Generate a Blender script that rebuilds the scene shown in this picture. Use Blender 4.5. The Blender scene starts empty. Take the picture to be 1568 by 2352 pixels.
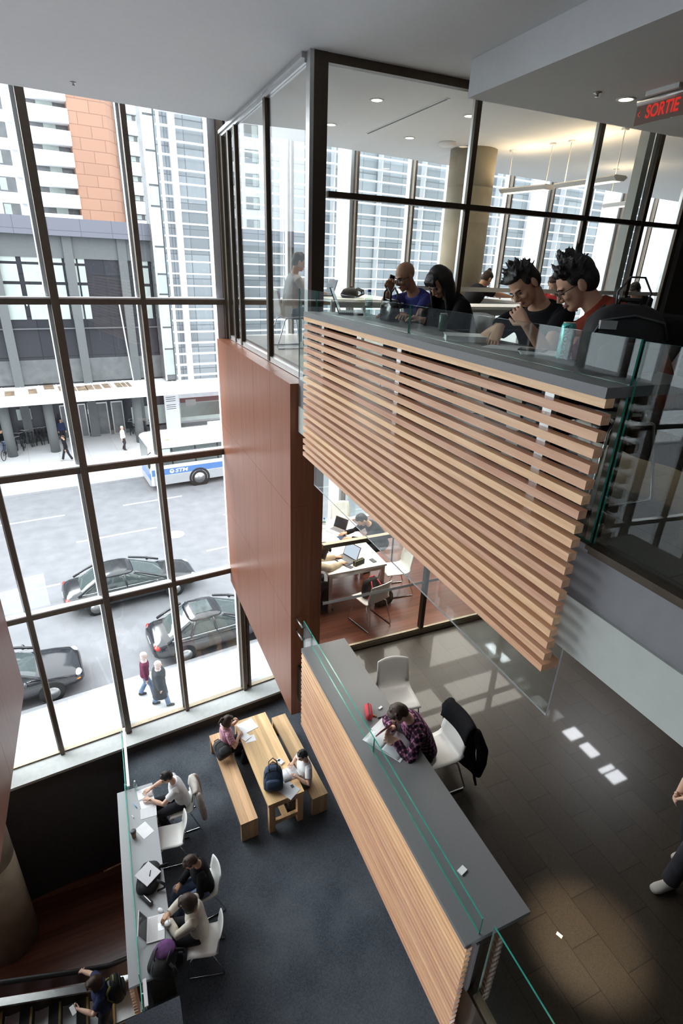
import bpy, bmesh, math, random
from math import sin, cos, pi, radians as RD
from mathutils import Vector, Matrix, Euler, Quaternion
random.seed(7)
SC = bpy.context.scene
COL = SC.collection
V = Vector

# ---------------------------------------------------------------- camera geometry (image taken as 1568x2352)
F = 1235.8
CAM = V((0, 0, 1.155))
CE = Euler((RD(65.5), RD(-2.09), RD(-23.32)))
CR = CE.to_matrix()
TH = RD(6.68)
P0 = V((1.9, 9.76, 0)); UW = V((cos(TH), sin(TH), 0)); NW = V((-sin(TH), cos(TH), 0))
def ray(u, v): return CR @ V(((u - 784) / F, -(v - 1176) / F, -1))
def at(u, v, x=None, y=None, z=None, n=None, d=None):
    r = ray(u, v)
    if d is not None: return CAM + r * d
    if x is not None: t = (x - CAM.x) / r.x
    elif y is not None: t = (y - CAM.y) / r.y
    elif z is not None: t = (z - CAM.z) / r.z
    else: t = ((P0 + NW * n - CAM) @ NW) / (r @ NW)
    return CAM + r * t
def W(s, n, z=0): return P0 + UW * s + NW * n + V((0, 0, z))
def sn(p): q = p - P0; return (q @ UW, q @ NW, p.z)

# ---------------------------------------------------------------- mesh builder
class MB:
    def __init__(s): s.bm = bmesh.new(); s.mi = 0
    def _f(s, vs, smooth=False):
        try:
            f = s.bm.faces.new(vs); f.material_index = s.mi; f.smooth = smooth; return f
        except ValueError: return None
    def box(s, x0, x1, y0, y1, z0, z1, M=None):
        c = [V((x, y, z)) for z in (z0, z1) for y in (y0, y1) for x in (x0, x1)]
        if M is not None: c = [M @ p for p in c]
        v = [s.bm.verts.new(p) for p in c]
        for q in ((0, 2, 3, 1), (4, 5, 7, 6), (0, 1, 5, 4), (2, 6, 7, 3), (0, 4, 6, 2), (1, 3, 7, 5)): s._f([v[i] for i in q])
        return s
    def bx(s, c, d, rz=0, rx=0, ry=0):
        M = Matrix.Translation(c) @ Euler((rx, ry, rz)).to_matrix().to_4x4()
        return s.box(-d[0]/2, d[0]/2, -d[1]/2, d[1]/2, -d[2]/2, d[2]/2, M)
    def prism(s, poly, h0, h1, axis='z', M=None):
        def mk(a, b, h):
            p = V((a, b, h)) if axis == 'z' else (V((a, h, b)) if axis == 'y' else V((h, a, b)))
            return M @ p if M is not None else p
        lo = [s.bm.verts.new(mk(a, b, h0)) for a, b in poly]; hi = [s.bm.verts.new(mk(a, b, h1)) for a, b in poly]
        n = len(poly); s._f(lo[::-1]); s._f(hi)
        for i in range(n): s._f([lo[i], lo[(i+1) % n], hi[(i+1) % n], hi[i]])
        return s
    def loft(s, rings, cap=True, smooth=True, closed=True):
        R = [[s.bm.verts.new(p) for p in r] for r in rings]; n = len(R[0])
        for a, b in zip(R, R[1:]):
            for i in range(n if closed else n - 1): s._f([a[i], a[(i+1) % n], b[(i+1) % n], b[i]], smooth)
        if cap and closed: s._f(R[0][::-1], smooth); s._f(R[-1], smooth)
        return s
    def tube(s, pts, r, seg=8, cap=True, dome=False, squash=1.0):
        pts = [V(p) for p in pts]; n = len(pts)
        rr = list(r) if isinstance(r, (list, tuple)) else [r] * n
        T = []
        for i in range(n):
            t = (pts[min(i+1, n-1)] - pts[max(i-1, 0)])
            T.append(t.normalized() if t.length > 1e-9 else V((0, 0, 1)))
        u = T[0].orthogonal().normalized(); rings = []
        def ring(c, u, w, r): return [c + (u * cos(2*pi*k/seg) + w * sin(2*pi*k/seg) * squash) * r for k in range(seg)]
        U = []
        for i in range(n):
            u = (u - T[i] * (u @ T[i])); u = u.normalized() if u.length > 1e-6 else T[i].orthogonal().normalized()
            U.append(u.copy())
        if dome:
            for a in (80, 50, 25): rings.append(ring(pts[0] - T[0] * rr[0] * sin(RD(a)), U[0], T[0].cross(U[0]), rr[0] * cos(RD(a))))
        for i in range(n): rings.append(ring(pts[i], U[i], T[i].cross(U[i]), rr[i]))
        if dome:
            for a in (25, 50, 80): rings.append(ring(pts[-1] + T[-1] * rr[-1] * sin(RD(a)), U[-1], T[-1].cross(U[-1]), rr[-1] * cos(RD(a))))
        return s.loft(rings, cap)
    def lathe(s, prof, c=(0, 0, 0), seg=24, M=None, cap=True):
        c = V(c); rings = []
        for r, z in prof:
            rg = [c + V((r * cos(2*pi*k/seg), r * sin(2*pi*k/seg), z)) for k in range(seg)]
            rings.append([M @ p for p in rg] if M is not None else rg)
        return s.loft(rings, cap)
    def ell(s, c, r, rot=None, seg=16, rg=10):
        c = V(c); rings = []
        for j in range(rg + 1):
            a = -pi/2 + pi * min(max(j / rg, .02), .98)
            ring = []
            for k in range(seg):
                p = V((r[0] * cos(a) * cos(2*pi*k/seg), r[1] * cos(a) * sin(2*pi*k/seg), r[2] * sin(a)))
                ring.append(c + (rot @ p if rot is not None else p))
            rings.append(ring)
        return s.loft(rings)
    def quad(s, a, b, c, d): s._f([s.bm.verts.new(V(p)) for p in (a, b, c, d)]); return s
    def sheet(s, grid, t, smooth=True):
        """grid[i][j] points -> closed sheet of thickness t"""
        ni, nj = len(grid), len(grid[0]); N = [[None]*nj for _ in range(ni)]
        for i in range(ni):
            for j in range(nj):
                a = grid[min(i+1, ni-1)][j] - grid[max(i-1, 0)][j]; b = grid[i][min(j+1, nj-1)] - grid[i][max(j-1, 0)]
                m = a.cross(b); N[i][j] = m.normalized() if m.length > 1e-12 else V((0, 0, 1))
        A = [[s.bm.verts.new(grid[i][j] + N[i][j] * t/2) for j in range(nj)] for i in range(ni)]
        B = [[s.bm.verts.new(grid[i][j] - N[i][j] * t/2) for j in range(nj)] for i in range(ni)]
        for i in range(ni-1):
            for j in range(nj-1):
                s._f([A[i][j], A[i+1][j], A[i+1][j+1], A[i][j+1]], smooth); s._f([B[i][j], B[i][j+1], B[i+1][j+1], B[i+1][j]], smooth)
        for i in range(ni-1):
            s._f([A[i][0], B[i][0], B[i+1][0], A[i+1][0]]); s._f([A[i][-1], A[i+1][-1], B[i+1][-1], B[i][-1]])
        for j in range(nj-1):
            s._f([A[0][j], A[0][j+1], B[0][j+1], B[0][j]]); s._f([A[-1][j], B[-1][j], B[-1][j+1], A[-1][j+1]])
        return s
    def mesh(s, name):
        me = bpy.data.meshes.new(name); bmesh.ops.recalc_face_normals(s.bm, faces=s.bm.faces[:]); s.bm.to_mesh(me); s.bm.free(); return me
    def build(s, name, mats, parent=None, bevel=0, label=None, cat=None, group=None, kind=None, loc=None, rz=0, seg=2):
        if bevel:
            es = [e for e in s.bm.edges if len(e.link_faces) == 2 and e.calc_face_angle(0) > .6]
            bmesh.ops.bevel(s.bm, geom=es, offset=bevel, segments=seg, affect='EDGES', profile=.6, clamp_overlap=True)
        me = s.mesh(name)
        for m in (mats if isinstance(mats, (list, tuple)) else [mats]): me.materials.append(m)
        return link(bpy.data.objects.new(name, me), parent, label, cat, group, kind, loc, rz)
def link(o, parent=None, label=None, cat=None, group=None, kind=None, loc=None, rz=0):
    COL.objects.link(o)
    if parent is not None: o.parent = parent
    if loc is not None: o.location = loc
    if rz: o.rotation_euler = (0, 0, rz)
    if label: o['label'] = label
    if cat: o['category'] = cat
    if group: o['group'] = group
    if kind: o['kind'] = kind
    return o
def thing(name, label, cat, loc=(0, 0, 0), rz=0, group=None, kind=None):
    o = bpy.data.objects.new(name, None); o.empty_display_size = .1
    return link(o, None, label, cat, group, kind, loc, rz)
def copy_tree(o, parent=None):
    c = o.copy(); COL.objects.link(c)
    if parent is not None: c.parent = parent
    for ch in list(o.children): copy_tree(ch, c)
    return c
def dup(o, loc, rz, label=None, group=None):
    c = copy_tree(o); c.location = loc; c.rotation_euler = (0, 0, rz)
    if label: c['label'] = label
    if group: c['group'] = group
    return c
def text_mesh(name, body, size, mat, parent, M, ext=.002, sx=1.0, align='CENTER', bold=0.0, shear=0.0):
    cu = bpy.data.curves.new(name, 'FONT'); cu.body = body; cu.size = size; cu.extrude = ext; cu.align_x = align; cu.align_y = 'CENTER'; cu.offset = bold; cu.shear = shear
    t = bpy.data.objects.new(name, cu); COL.objects.link(t); bpy.context.view_layer.update()
    me = bpy.data.meshes.new_from_object(t.evaluated_get(bpy.context.evaluated_depsgraph_get()))
    bpy.data.objects.remove(t); bpy.data.curves.remove(cu)
    me.name = name; me.transform(M @ Matrix.Diagonal((sx, 1, 1, 1))); me.materials.clear(); me.materials.append(mat)
    return link(bpy.data.objects.new(name, me), parent)
def frameM(o, xa, ya):
    """matrix with origin o, x axis xa, y axis ya"""
    xa = V(xa).normalized(); ya = V(ya); ya = (ya - xa * (ya @ xa)).normalized(); za = xa.cross(ya)
    M = Matrix.Identity(4)
    for i in range(3): M[i][0], M[i][1], M[i][2], M[i][3] = xa[i], ya[i], za[i], o[i]
    return M

# ---------------------------------------------------------------- materials
def _nt(name):
    m = bpy.data.materials.new(name); m.use_nodes = True; nt = m.node_tree; nt.nodes.clear()
    out = nt.nodes.new('ShaderNodeOutputMaterial'); return m, nt, out
def N(nt, t, ins=None, **kw):
    n = nt.nodes.new('ShaderNode' + t)
    for k, v in kw.items(): setattr(n, k, v)
    for k, v in (ins or {}).items():
        if hasattr(v, 'is_output') or isinstance(v, bpy.types.NodeSocket): nt.links.new(v, n.inputs[k])
        else: n.inputs[k].default_value = v
    return n
def c4(c): return (c[0], c[1], c[2], 1)
def ramp(nt, fac, stops, interp='LINEAR'):
    r = N(nt, 'ValToRGB', {'Fac': fac}); r.color_ramp.interpolation = interp
    e = r.color_ramp.elements
    while len(e) < len(stops): e.new(.5)
    for k, (p, c) in enumerate(stops): e[k].position = p; e[k].color = c4(c)
    return r.outputs['Color']
def coords(nt, scale=(1, 1, 1), rot=(0, 0, 0), kind='Object'):
    tc = N(nt, 'TexCoord'); mp = N(nt, 'Mapping', {'Vector': tc.outputs[kind], 'Scale': scale, 'Rotation': rot}); return mp.outputs['Vector']
def bsdf(nt, out, color, rough=.5, metal=0, spec=.5, **kw):
    b = N(nt, 'BsdfPrincipled', {'Base Color': color if isinstance(color, bpy.types.NodeSocket) else c4(color), 'Roughness': rough, 'Metallic': metal, 'Specular IOR Level': spec})
    for k, v in kw.items(): b.inputs[k].default_value = v
    nt.links.new(b.outputs[0], out.inputs[0]); return b
def plain(name, col, rough=.5, metal=0, var=.06, scale=12, spec=.5, bump=0, bscale=60):
    m, nt, out = _nt(name); co = coords(nt)
    nz = N(nt, 'TexNoise', {'Vector': co, 'Scale': scale, 'Detail': 3})
    lo = [max(0, c * (1 - var)) for c in col]; hi = [c * (1 + var) for c in col]
    b = bsdf(nt, out, ramp(nt, nz.outputs['Fac'], [(.3, lo), (.7, hi)]), rough, metal, spec)
    if bump:
        n2 = N(nt, 'TexNoise', {'Vector': co, 'Scale': bscale, 'Detail': 2})
        bp = N(nt, 'Bump', {'Height': n2.outputs['Fac'], 'Strength': bump, 'Distance': .01}); nt.links.new(bp.outputs[0], b.inputs['Normal'])
    return m
def wood(name, a, b, axis='y', freq=30, rough=.45, rand=.0, spec=.4, stretch=.04, boards=0):
    m, nt, out = _nt(name)
    sc = {'x': (stretch, 1, 1), 'y': (1, stretch, 1), 'z': (1, 1, stretch)}[axis]
    co = coords(nt, sc); oi = N(nt, 'ObjectInfo')
    vec = N(nt, 'VectorMath', {0: co, 1: oi.outputs['Random']}, operation='ADD').outputs[0]
    nz = N(nt, 'TexNoise', {'Vector': vec, 'Scale': freq, 'Detail': 5, 'Roughness': .65, 'Distortion': .3})
    colr = ramp(nt, nz.outputs['Fac'], [(.28, a), (.72, b)])
    if boards:
        cb = coords(nt, (1/boards,) * 3); sp = N(nt, 'SeparateXYZ', {'Vector': cb}); 
        fl = N(nt, 'Math', {0: sp.outputs[{'x': 1, 'y': 0, 'z': 0}[axis]]}, operation='FLOOR')
        wn = N(nt, 'TexWhiteNoise', {'W': fl.outputs[0]}, noise_dimensions='1D')
        hs = N(nt, 'MapRange', {'Value': wn.outputs['Value'], 'To Min': .72, 'To Max': 1.2})
        mx = N(nt, 'VectorMath', {0: colr}, operation='SCALE'); nt.links.new(hs.outputs[0], mx.inputs['Scale']); colr = mx.outputs[0]
    if rand:
        mr = N(nt, 'MapRange', {'Value': oi.outputs['Random'], 'To Min': 1 - rand, 'To Max': 1 + rand})
        h = N(nt, 'HueSaturation', {'Color': colr, 'Value': mr.outputs[0]}); 
        m2 = N(nt, 'MapRange', {'Value': oi.outputs['Random'], 'To Min': .488, 'To Max': .512}); nt.links.new(m2.outputs[0], h.inputs['Hue']); colr = h.outputs[0]
    bsdf(nt, out, colr, rough, 0, spec); return m
def glass_mat(name, tint=(.93, .97, .96), refl=1.0, rough=0.0):
    m, nt, out = _nt(name)
    tr = N(nt, 'BsdfTransparent', {'Color': c4(tint)}); gl = N(nt, 'BsdfGlossy', {'Color': (1, 1, 1, 1), 'Roughness': rough})
    ge = N(nt, 'NewGeometry'); dt = N(nt, 'VectorMath', {0: ge.outputs['Incoming'], 1: ge.outputs['Normal']}, operation='DOT_PRODUCT')
    ab = N(nt, 'Math', {0: dt.outputs['Value']}, operation='ABSOLUTE'); iv = N(nt, 'Math', {0: 1.0, 1: ab.outputs[0]}, operation='SUBTRACT'); p5 = N(nt, 'Math', {0: iv.outputs[0], 1: 5.0}, operation='POWER')
    ml = N(nt, 'Math', {0: p5.outputs[0], 1: .96 * refl, 2: .04 * refl}, operation='MULTIPLY_ADD')
    mx = N(nt, 'MixShader', {0: ml.outputs[0], 1: tr.outputs[0], 2: gl.outputs[0]}); nt.links.new(mx.outputs[0], out.inputs[0]); return m
def emit(name, col, st):
    m, nt, out = _nt(name); e = N(nt, 'Emission', {'Color': c4(col), 'Strength': st}); nt.links.new(e.outputs[0], out.inputs[0]); return m
def tiles(name, col, grout, w, h, gw=.004, rough=.3, var=.1, rot=0, speck=.15, spec=.5, off=.5, plane='xy', coat=0):
    m, nt, out = _nt(name)
    r = {'xy': (0, 0, rot), 'yz': (0, 0, 0), 'xz': (pi/2, 0, 0)}[plane]
    co = coords(nt, (1, 1, 1), r)
    if plane == 'yz':
        sp = N(nt, 'SeparateXYZ', {'Vector': co}); cb = N(nt, 'CombineXYZ', {'X': sp.outputs[1], 'Y': sp.outputs[2]}); co = cb.outputs[0]
    br = N(nt, 'TexBrick', {'Vector': co, 'Color1': c4([c*(1-var) for c in col]), 'Color2': c4([c*(1+var) for c in col]), 'Mortar': c4(grout), 'Scale': 1.0, 'Mortar Size': gw, 'Mortar Smooth': 0, 'Bias': 0, 'Brick Width': w, 'Row Height': h}, offset=off)
    nz = N(nt, 'TexNoise', {'Vector': co, 'Scale': 90, 'Detail': 4})
    mr = N(nt, 'MapRange', {'Value': nz.outputs['Fac'], 'From Min': .3, 'From Max': .7, 'To Min': 1 - speck, 'To Max': 1 + speck})
    mx = N(nt, 'VectorMath', {0: br.outputs['Color']}, operation='SCALE'); nt.links.new(mr.outputs[0], mx.inputs['Scale'])
    bsdf(nt, out, mx.outputs[0], rough, 0, spec, **({'Coat Weight': coat, 'Coat Roughness': .04} if coat else {})); return m
def carpet_mat(name, a, b):
    m, nt, out = _nt(name); co = coords(nt)
    n1 = N(nt, 'TexNoise', {'Vector': co, 'Scale': 55, 'Detail': 3}); n2 = N(nt, 'TexNoise', {'Vector': co, 'Scale': 1.3, 'Detail': 2})
    ad = N(nt, 'Math', {0: n1.outputs['Fac'], 1: n2.outputs['Fac']}, operation='ADD'); hf = N(nt, 'Math', {0: ad.outputs[0], 1: .5}, operation='MULTIPLY')
    bsdf(nt, out, ramp(nt, hf.outputs[0], [(.36, a), (.64, b)]), .95, 0, .1); return m
def check_mat(name, base, line1, line2, size, rough=.85, kind='plaid'):
    m, nt, out = _nt(name); co = coords(nt, (1/size,) * 3); sp = N(nt, 'SeparateXYZ', {'Vector': co}); col = None
    def wave(s, thr):
        f = N(nt, 'Math', {0: s}, operation='FRACT'); return N(nt, 'Math', {0: f.outputs[0], 1: thr}, operation='LESS_THAN').outputs[0]
    cx, cz = wave(sp.outputs[0], .5 if kind == 'gingham' else .3), wave(sp.outputs[2], .5 if kind == 'gingham' else .3)
    cy = wave(sp.outputs[1], .5 if kind == 'gingham' else .3)
    a = N(nt, 'Math', {0: cx, 1: cz}, operation='ADD'); a2 = N(nt, 'Math', {0: a.outputs[0], 1: cy}, operation='ADD'); h = N(nt, 'Math', {0: a2.outputs[0], 1: 1/3}, operation='MULTIPLY')
    bsdf(nt, out, ramp(nt, h.outputs[0], [(0, base), (.33, line1), (.67, line2), (1, line2)]), rough, 0, .2); return m
SKY, SUN, EXPO = 2.6, 5.0, 0.7
# ---------------------------------------------------------------- materials in use
M = {}
M['ceil'] = plain('white ceiling paint', (.74, .75, .765), .9, var=.015, spec=.2)
M['white'] = plain('white paint', (.8, .8, .79), .6, var=.02)
M['greywall'] = plain('grey slab paint', (.205, .205, .22), .7, var=.04)
M['palewall'] = plain('pale slab paint', (.44, .465, .44), .6, var=.03)
M['darkwall'] = plain('dark wall paint', (.05, .047, .045), .8, var=.1)
M['panel'] = wood('veneered wood panel', (.165, .058, .030), (.245, .096, .053), 'z', 26, .33, .0, .2, .03, boards=.31)
M['slat'] = wood('fir slat', (.65, .345, .195), (.87, .575, .37), 'y', 40, .36, .16, .5)
M['fir'] = wood('fir table boards', (.70, .39, .19), (.88, .58, .34), 'y', 30, .45, .04, .35, .05, boards=.085)
M['counter'] = plain('grey laminate', (.155, .155, .16), .48, var=.05, scale=60, spec=.5)
M['counterlight'] = plain('pale grey laminate', (.33, .34, .35), .4, var=.03, scale=60)
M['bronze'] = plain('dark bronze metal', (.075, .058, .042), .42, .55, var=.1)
M['bronzelit'] = plain('warm bronze metal', (.30, .25, .18), .4, .6, var=.1)  # lit copy of the dark bronze, brightness put into its colour
M['alu'] = plain('brushed aluminium', (.55, .55, .55), .35, .9, var=.05)
M['finwhite'] = plain('white fin paint', (.82, .82, .84), .4, var=.02)
M['chrome'] = plain('chrome', (.75, .75, .76), .12, 1, var=.02)
M['black'] = plain('black plastic', (.012, .012, .013), .5, var=.2)
M['blackcloth'] = plain('black cloth', (.010, .010, .012), .95, var=.3, scale=40, spec=.1, bump=.3)
M['glass'] = glass_mat('clear glass', (.965, .98, .975))
M['winglass'] = glass_mat('window glass', (.96, .98, .98), .8)
M['guard'] = glass_mat('guard glass', (.93, .97, .955), .75)
M['edge'] = plain('green glass edge', (.05, .36, .28), .15, var=.15)
M['frost'] = plain('frosted film', (.78, .8, .8), .8, var=.02)
M['carpet'] = carpet_mat('blue grey carpet', (.046, .053, .066), (.102, .114, .13))
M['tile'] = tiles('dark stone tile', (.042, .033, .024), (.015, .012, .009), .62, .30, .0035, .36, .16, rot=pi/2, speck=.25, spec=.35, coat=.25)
M['tilebright'] = tiles('brightened stone tile', (.105, .092, .072), (.04, .035, .028), .62, .30, .0035, .3, .14, rot=pi/2, speck=.25, spec=.35)  # copy of the stone tile, missing lamplight put into its lighter colour
M['redwood'] = wood('reddish wood floor', (.105, .035, .022), (.18, .068, .042), 'x', 20, .22, 0, .5, .05, boards=.14)
M['palefloor'] = tiles('pale room floor', (.48, .45, .42), (.36, .34, .32), 1.2, .6, .004, .35, .05, speck=.05)
M['bronzewin'] = plain('bronze window frame', (.135, .105, .08), .5, .3, var=.1)  # lighter copy of the dark bronze, light on the mullions put into colour
M['concrete'] = plain('cast concrete', (.36, .32, .24), .85, var=.14, scale=3, bump=.15)
M['sill'] = plain('grey stone sill', (.45, .46, .45), .55, var=.06)
M['chairwhite'] = plain('white moulded plastic', (.78, .77, .74), .35, var=.02)
M['paper'] = plain('paper', (.86, .86, .88), .8, var=.03, scale=8)

def struct(mb, name, m, parent=None, **k):
    return mb.build(name, m, parent, kind=None if parent else 'structure', **k)
def glass_box(name, x0, x1, y0, y1, z0, z1, mats, parent, thin, loc=None, rz=0):
    """glass sheet: faces across the thin axis are glass, the rim is a separate edge material"""
    mb = MB(); mb.box(x0, x1, y0, y1, z0, z1); mb.bm.normal_update()
    ax = 'xyz'.index(thin)
    for f in mb.bm.faces: f.material_index = 0 if abs(f.normal[ax]) > .5 else 1
    return mb.build(name, mats, parent, loc=loc, rz=rz)

# ---------------------------------------------------------------- floors, slabs, ceilings
Q = lambda s, n: (W(s, n).x, W(s, n).y)
far = lambda x: 9.76 + (x - 1.9) * math.tan(TH)          # window line at a given x
CX0, CX1, CY0 = -12.0, 15.0, -5.0
# upper floor (level of the camera)
struct(MB().prism([(2.0, CY0), (CX1, CY0), (CX1, 5.74), (2.0, 5.74)], -.59, -.0005), 'floor_upper', M['greywall'])
struct(MB().prism([(2.004, CY0), (CX1, CY0), (CX1, 5.74), (2.004, 5.74)], -.0005, 0), 'floor_upper_tiles', M['tilebright'])
struct(MB().prism([(2.3, 5.74), (CX1, 5.74), (CX1, far(CX1)-.16), (2.3, far(2.3)-.16)], -.59, 0), 'floor_upper_room', M['palefloor'])
struct(MB().box(1.985, 1.9995, CY0, 5.7, -.59, -.292), 'trim_slab_edge', M['palewall'])
struct(MB().box(1.96, 2.03, CY0, 1.57, .0, .022).box(1.985, 2.0, CY0, 1.57, -.03, 0), 'trim_floor_channel', M['bronze'])
# middle floor
struct(MB().prism([(2.0, CY0), (CX1, CY0), (CX1, 5.79), (2.0, 5.79)], -4.62, -4.03), 'floor_middle', M['tile'])
struct(MB().prism([(2.35, 5.79), (CX1, 5.79), (CX1, far(CX1)-.16), (2.35, far(2.35)-.16)], -4.62, -4.03), 'floor_middle_room', M['redwood'])
# carpeted floor
struct(MB().prism([(-.6, 1.0), (11, 1.0), (11, far(11)-.46), (-.6, far(-.6)-.46)], -8.6, -8.19), 'floor_carpet', M['carpet'])
# lowest floor
struct(MB().prism([(CX0, 0), (11, 0), (11, far(11)-.2), (CX0, far(CX0)-.2)], -11.5, -11.2), 'floor_lowest', M['redwood'])
# ceilings
ce = lambda x: far(x) - .84
struct(MB().prism([(CX0, CY0), (2.15, CY0), (2.15, ce(2.15)), (CX0, ce(CX0))], 2.93, 3.25), 'ceiling_atrium', M['ceil'])
struct(MB().prism([(2.15, CY0), (CX1, CY0), (CX1, far(CX1)-.3), (2.15, far(2.15)-.3)], 2.93, 3.25), 'ceiling_room', M['ceil'])
struct(MB().box(3.5, CX1, CY0, 5.26, 2.64, 2.929), 'ceiling_bulkhead', M['ceil'])
struct(MB().prism([(CX0, ce(CX0)), (2.15, ce(2.15)), (2.15, far(2.15)), (CX0, far(CX0))], 3.25, 3.4), 'ceiling_pocket', M['ceil'])
struct(MB().prism([(2.33, 4.6), (CX1, 4.6), (CX1, far(CX1)-.2), (2.33, far(2.33)-.2)], -.612, -.5901), 'ceiling_middle', M['ceil'])
struct(MB().box(2.03, CX1, CY0, 4.6, -.612, -.5901), 'ceiling_corridor', M['darkwall'])  # out of view; made dark to keep bounced light off the tiles
# enclosing walls out of view
struct(MB().box(CX0-.2, CX0, CY0, far(CX0), -11.5, 3.4), 'wall_left', M['white'])
struct(MB().box(CX0, CX1, CY0-.2, CY0, -11.5, 3.4), 'wall_back', M['darkwall'])
struct(MB().box(CX1, CX1+.2, CY0, far(CX1), -11.5, 3.4), 'wall_right', M['darkwall'])
struct(MB().prism([(CX0, 3.0), (2.0, 3.0), (2.0, 3.2), (CX0, 3.2)], -11.2, -8.6), 'wall_lowest', M['darkwall'])
# low wall under the window, down to the lowest floor
struct(MB().prism([Q(-13.9, -.46), Q(12, -.46), Q(12, -.16), Q(-13.9, -.16)], -11.4, -7.99), 'wall_window_base', M['darkwall'])
struct(MB().prism([Q(-13.9, -.50), Q(1.0, -.50), Q(1.0, .02), Q(-13.9, .02)], -7.99, -7.93), 'trim_window_sill', M['sill'])
struct(MB().prism([Q(-13.9, .02), Q(12, .02), Q(12, .2), Q(-13.9, .2)], -11.05, -7.95), 'wall_facade_base', M['sill'])
# slab edges against the window
struct(MB().prism([Q(.25, -.16), Q(13, -.16), Q(13, -.03), Q(.25, -.03)], -.59, 0.0), 'trim_slab_front_upper', M['white'])
struct(MB().prism([Q(.25, -.16), Q(13, -.16), Q(13, -.03), Q(.25, -.03)], -4.62, -4.03), 'trim_slab_front_middle', M['white'])

# ---------------------------------------------------------------- wood clad walls
def clad_wall(name, x, y0, y1, z0, z1, seams_y, seams_z, faces, x1):
    mb = MB(); g = .004
    ys = [y0] + seams_y + [y1]; zs = [z0] + seams_z + [z1]
    mb.box(min(x, x1)+.006, max(x, x1)-.006, y0+.006, y1-.001, z0+.001, z1-.006)
    for a, b in zip(ys, ys[1:]):
        for c, d in zip(zs, zs[1:]): mb.box(min(x, x1), max(x, x1), a+g/2, b-g/2, c+g/2, d-g/2)
    return struct(mb, name, M['panel'])
clad_wall('wall_panelled', 1.9, 5.735, 9.72, -4.93, -.045, [6.55, 7.35, 8.15, 8.95], [-3.2, -1.55], None, 2.12)
struct(MB().box(2.12, 2.325, 5.735, 5.79, -4.93, -.59).box(2.12, 2.3, 5.79, 9.72, -4.93, -.06), 'wall_panelled_end', M['panel'])
clad_wall('wall_panelled_left', -1.74, -4, 7.72, -4.93, -3.2, [-2.0, 0, 2.0, 4.0, 6.0], [], None, -2.2)
struct(MB().box(-6.9, -2.2, -4, 7.6, -4.93, -4.3), 'ceiling_left_wing', M['darkwall'])

# ---------------------------------------------------------------- curtain wall
def wbox(mb, s0, s1, n0, n1, z0, z1): return mb.box(s0, s1, n0, n1, z0, z1)
TR = [(.50, .58), (-2.125, -2.02), (-4.70, -4.60)]
ZB, ZT = -7.95, 3.25
def curtain(name, ss, mains, smin=None, smax=None, slim=False):
    w = MB().box(smin, smax, -.06, .06, ZT-.12, ZT).box(smin, smax, -.05, .05, ZB, ZB+.05).build(name, M['bronzelit'], None, kind='structure', loc=P0, rz=TH)
    for s in ss:
        h = (.055 if s in mains else .038) if not slim else .024
        MB().box(s-h, s+h, -.07 if slim else (-.16 if s in mains else -.11), .03, ZB if s not in mains else ZB-.2, ZT).build('mullion', M['bronzewin'], w)
        d = .34 if s in mains else .14
        a_, b_ = (s-.09, s+.022) if slim and s in mains else ((s-.05, s+.02) if slim else (s-h*1.9, s+h*.3))
        MB().box(a_, b_, .031, d + (.16 if slim and s in mains else 0), ZB, ZT+.3).build('fin', M['finwhite'], w)
    allS = [smin] + list(ss) + [smax]
    zz = [ZB] + [z for t in reversed(TR) for z in t] + [ZT]
    for a, b in zip(allS, allS[1:]):
        if b - a < .1: continue
        for t in TR: MB().box(a+.03, b-.03, -.10, .03, t[0], t[1]).build('transom', M['bronzewin'], w)
        for t in TR: MB().box(a+.03, b-.03, -.101, .0305, t[1], t[1]+.022).build('transom_cap', M['finwhite'], w)
    for a, b in zip(allS, allS[1:]):
        if b - a < .1: continue
        for c, d in zip(zz[::2], zz[1::2]):
            MB().box(a+.02, b-.02, -.006, .006, c, d).build('pane', M['winglass'], w)
    return w
curtain('window_1', [-12.42, -11.17, -9.92, -8.67, -7.42, -6.17, -4.92, -3.67, -2.415, -1.17, .185], [-12.42, -9.92, -7.42, -4.92, -2.415], smin=-13.9, smax=.25)
struct(MB().box(.03, .19, -.02, .16, -4.6, 3.25), 'trim_window_jamb', M['finwhite'], loc=P0, rz=TH)
curtain('window_2', [.32, 1.42, 2.68, 3.93, 5.18, 6.43, 7.68, 8.93, 10.18, 11.43], [.32, 2.68, 5.18, 7.68, 10.18], smin=.25, smax=13.2, slim=True)

# ---------------------------------------------------------------- glazed corner room on the upper floor
g = MB().box(2.12, 7.55, 5.76, 5.84, 2.855, 2.93).box(2.12, 7.55, 5.775, 5.825, 0, .07).build('wall_glazed_front', M['bronze'], None, kind='structure')
MB().box(2.145, 2.285, 5.755, 5.86, 0, 2.93).build('corner_post', M['bronze'], g); MB().box(2.105, 2.145, 5.755, 5.86, -.04, 2.93).build('post_cover', M['alu'], g)
XS = [3.99, 5.745, 6.75, 7.44]
for x in XS:
    MB().box(x-.03, x+.03, 5.755, 5.80, 0, 2.86).build('mullion', M['bronze'], g); MB().box(x-.024, x+.024, 5.801, 5.85, 0, 2.86).build('mullion_cap', M['alu'], g)
for a, b in zip([2.285] + XS, XS + [7.55]):
    MB().box(a+.03, b-.03, 5.76, 5.84, 1.785, 1.84).build('rail', M['bronze'], g)
    for c, d in ((.07, 1.785), (1.84, 2.86)): MB().box(a+.024, b-.024, 5.794, 5.806, c, d).build('pane', M['glass'], g)
for a, b in ((3.35, 3.95), (4.05, 5.70), (5.79, 6.70), (6.8, 7.40)): MB().box(a, b, 5.7925, 5.7935, .94, .99).build('frosted_stripe', M['frost'], g)
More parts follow.
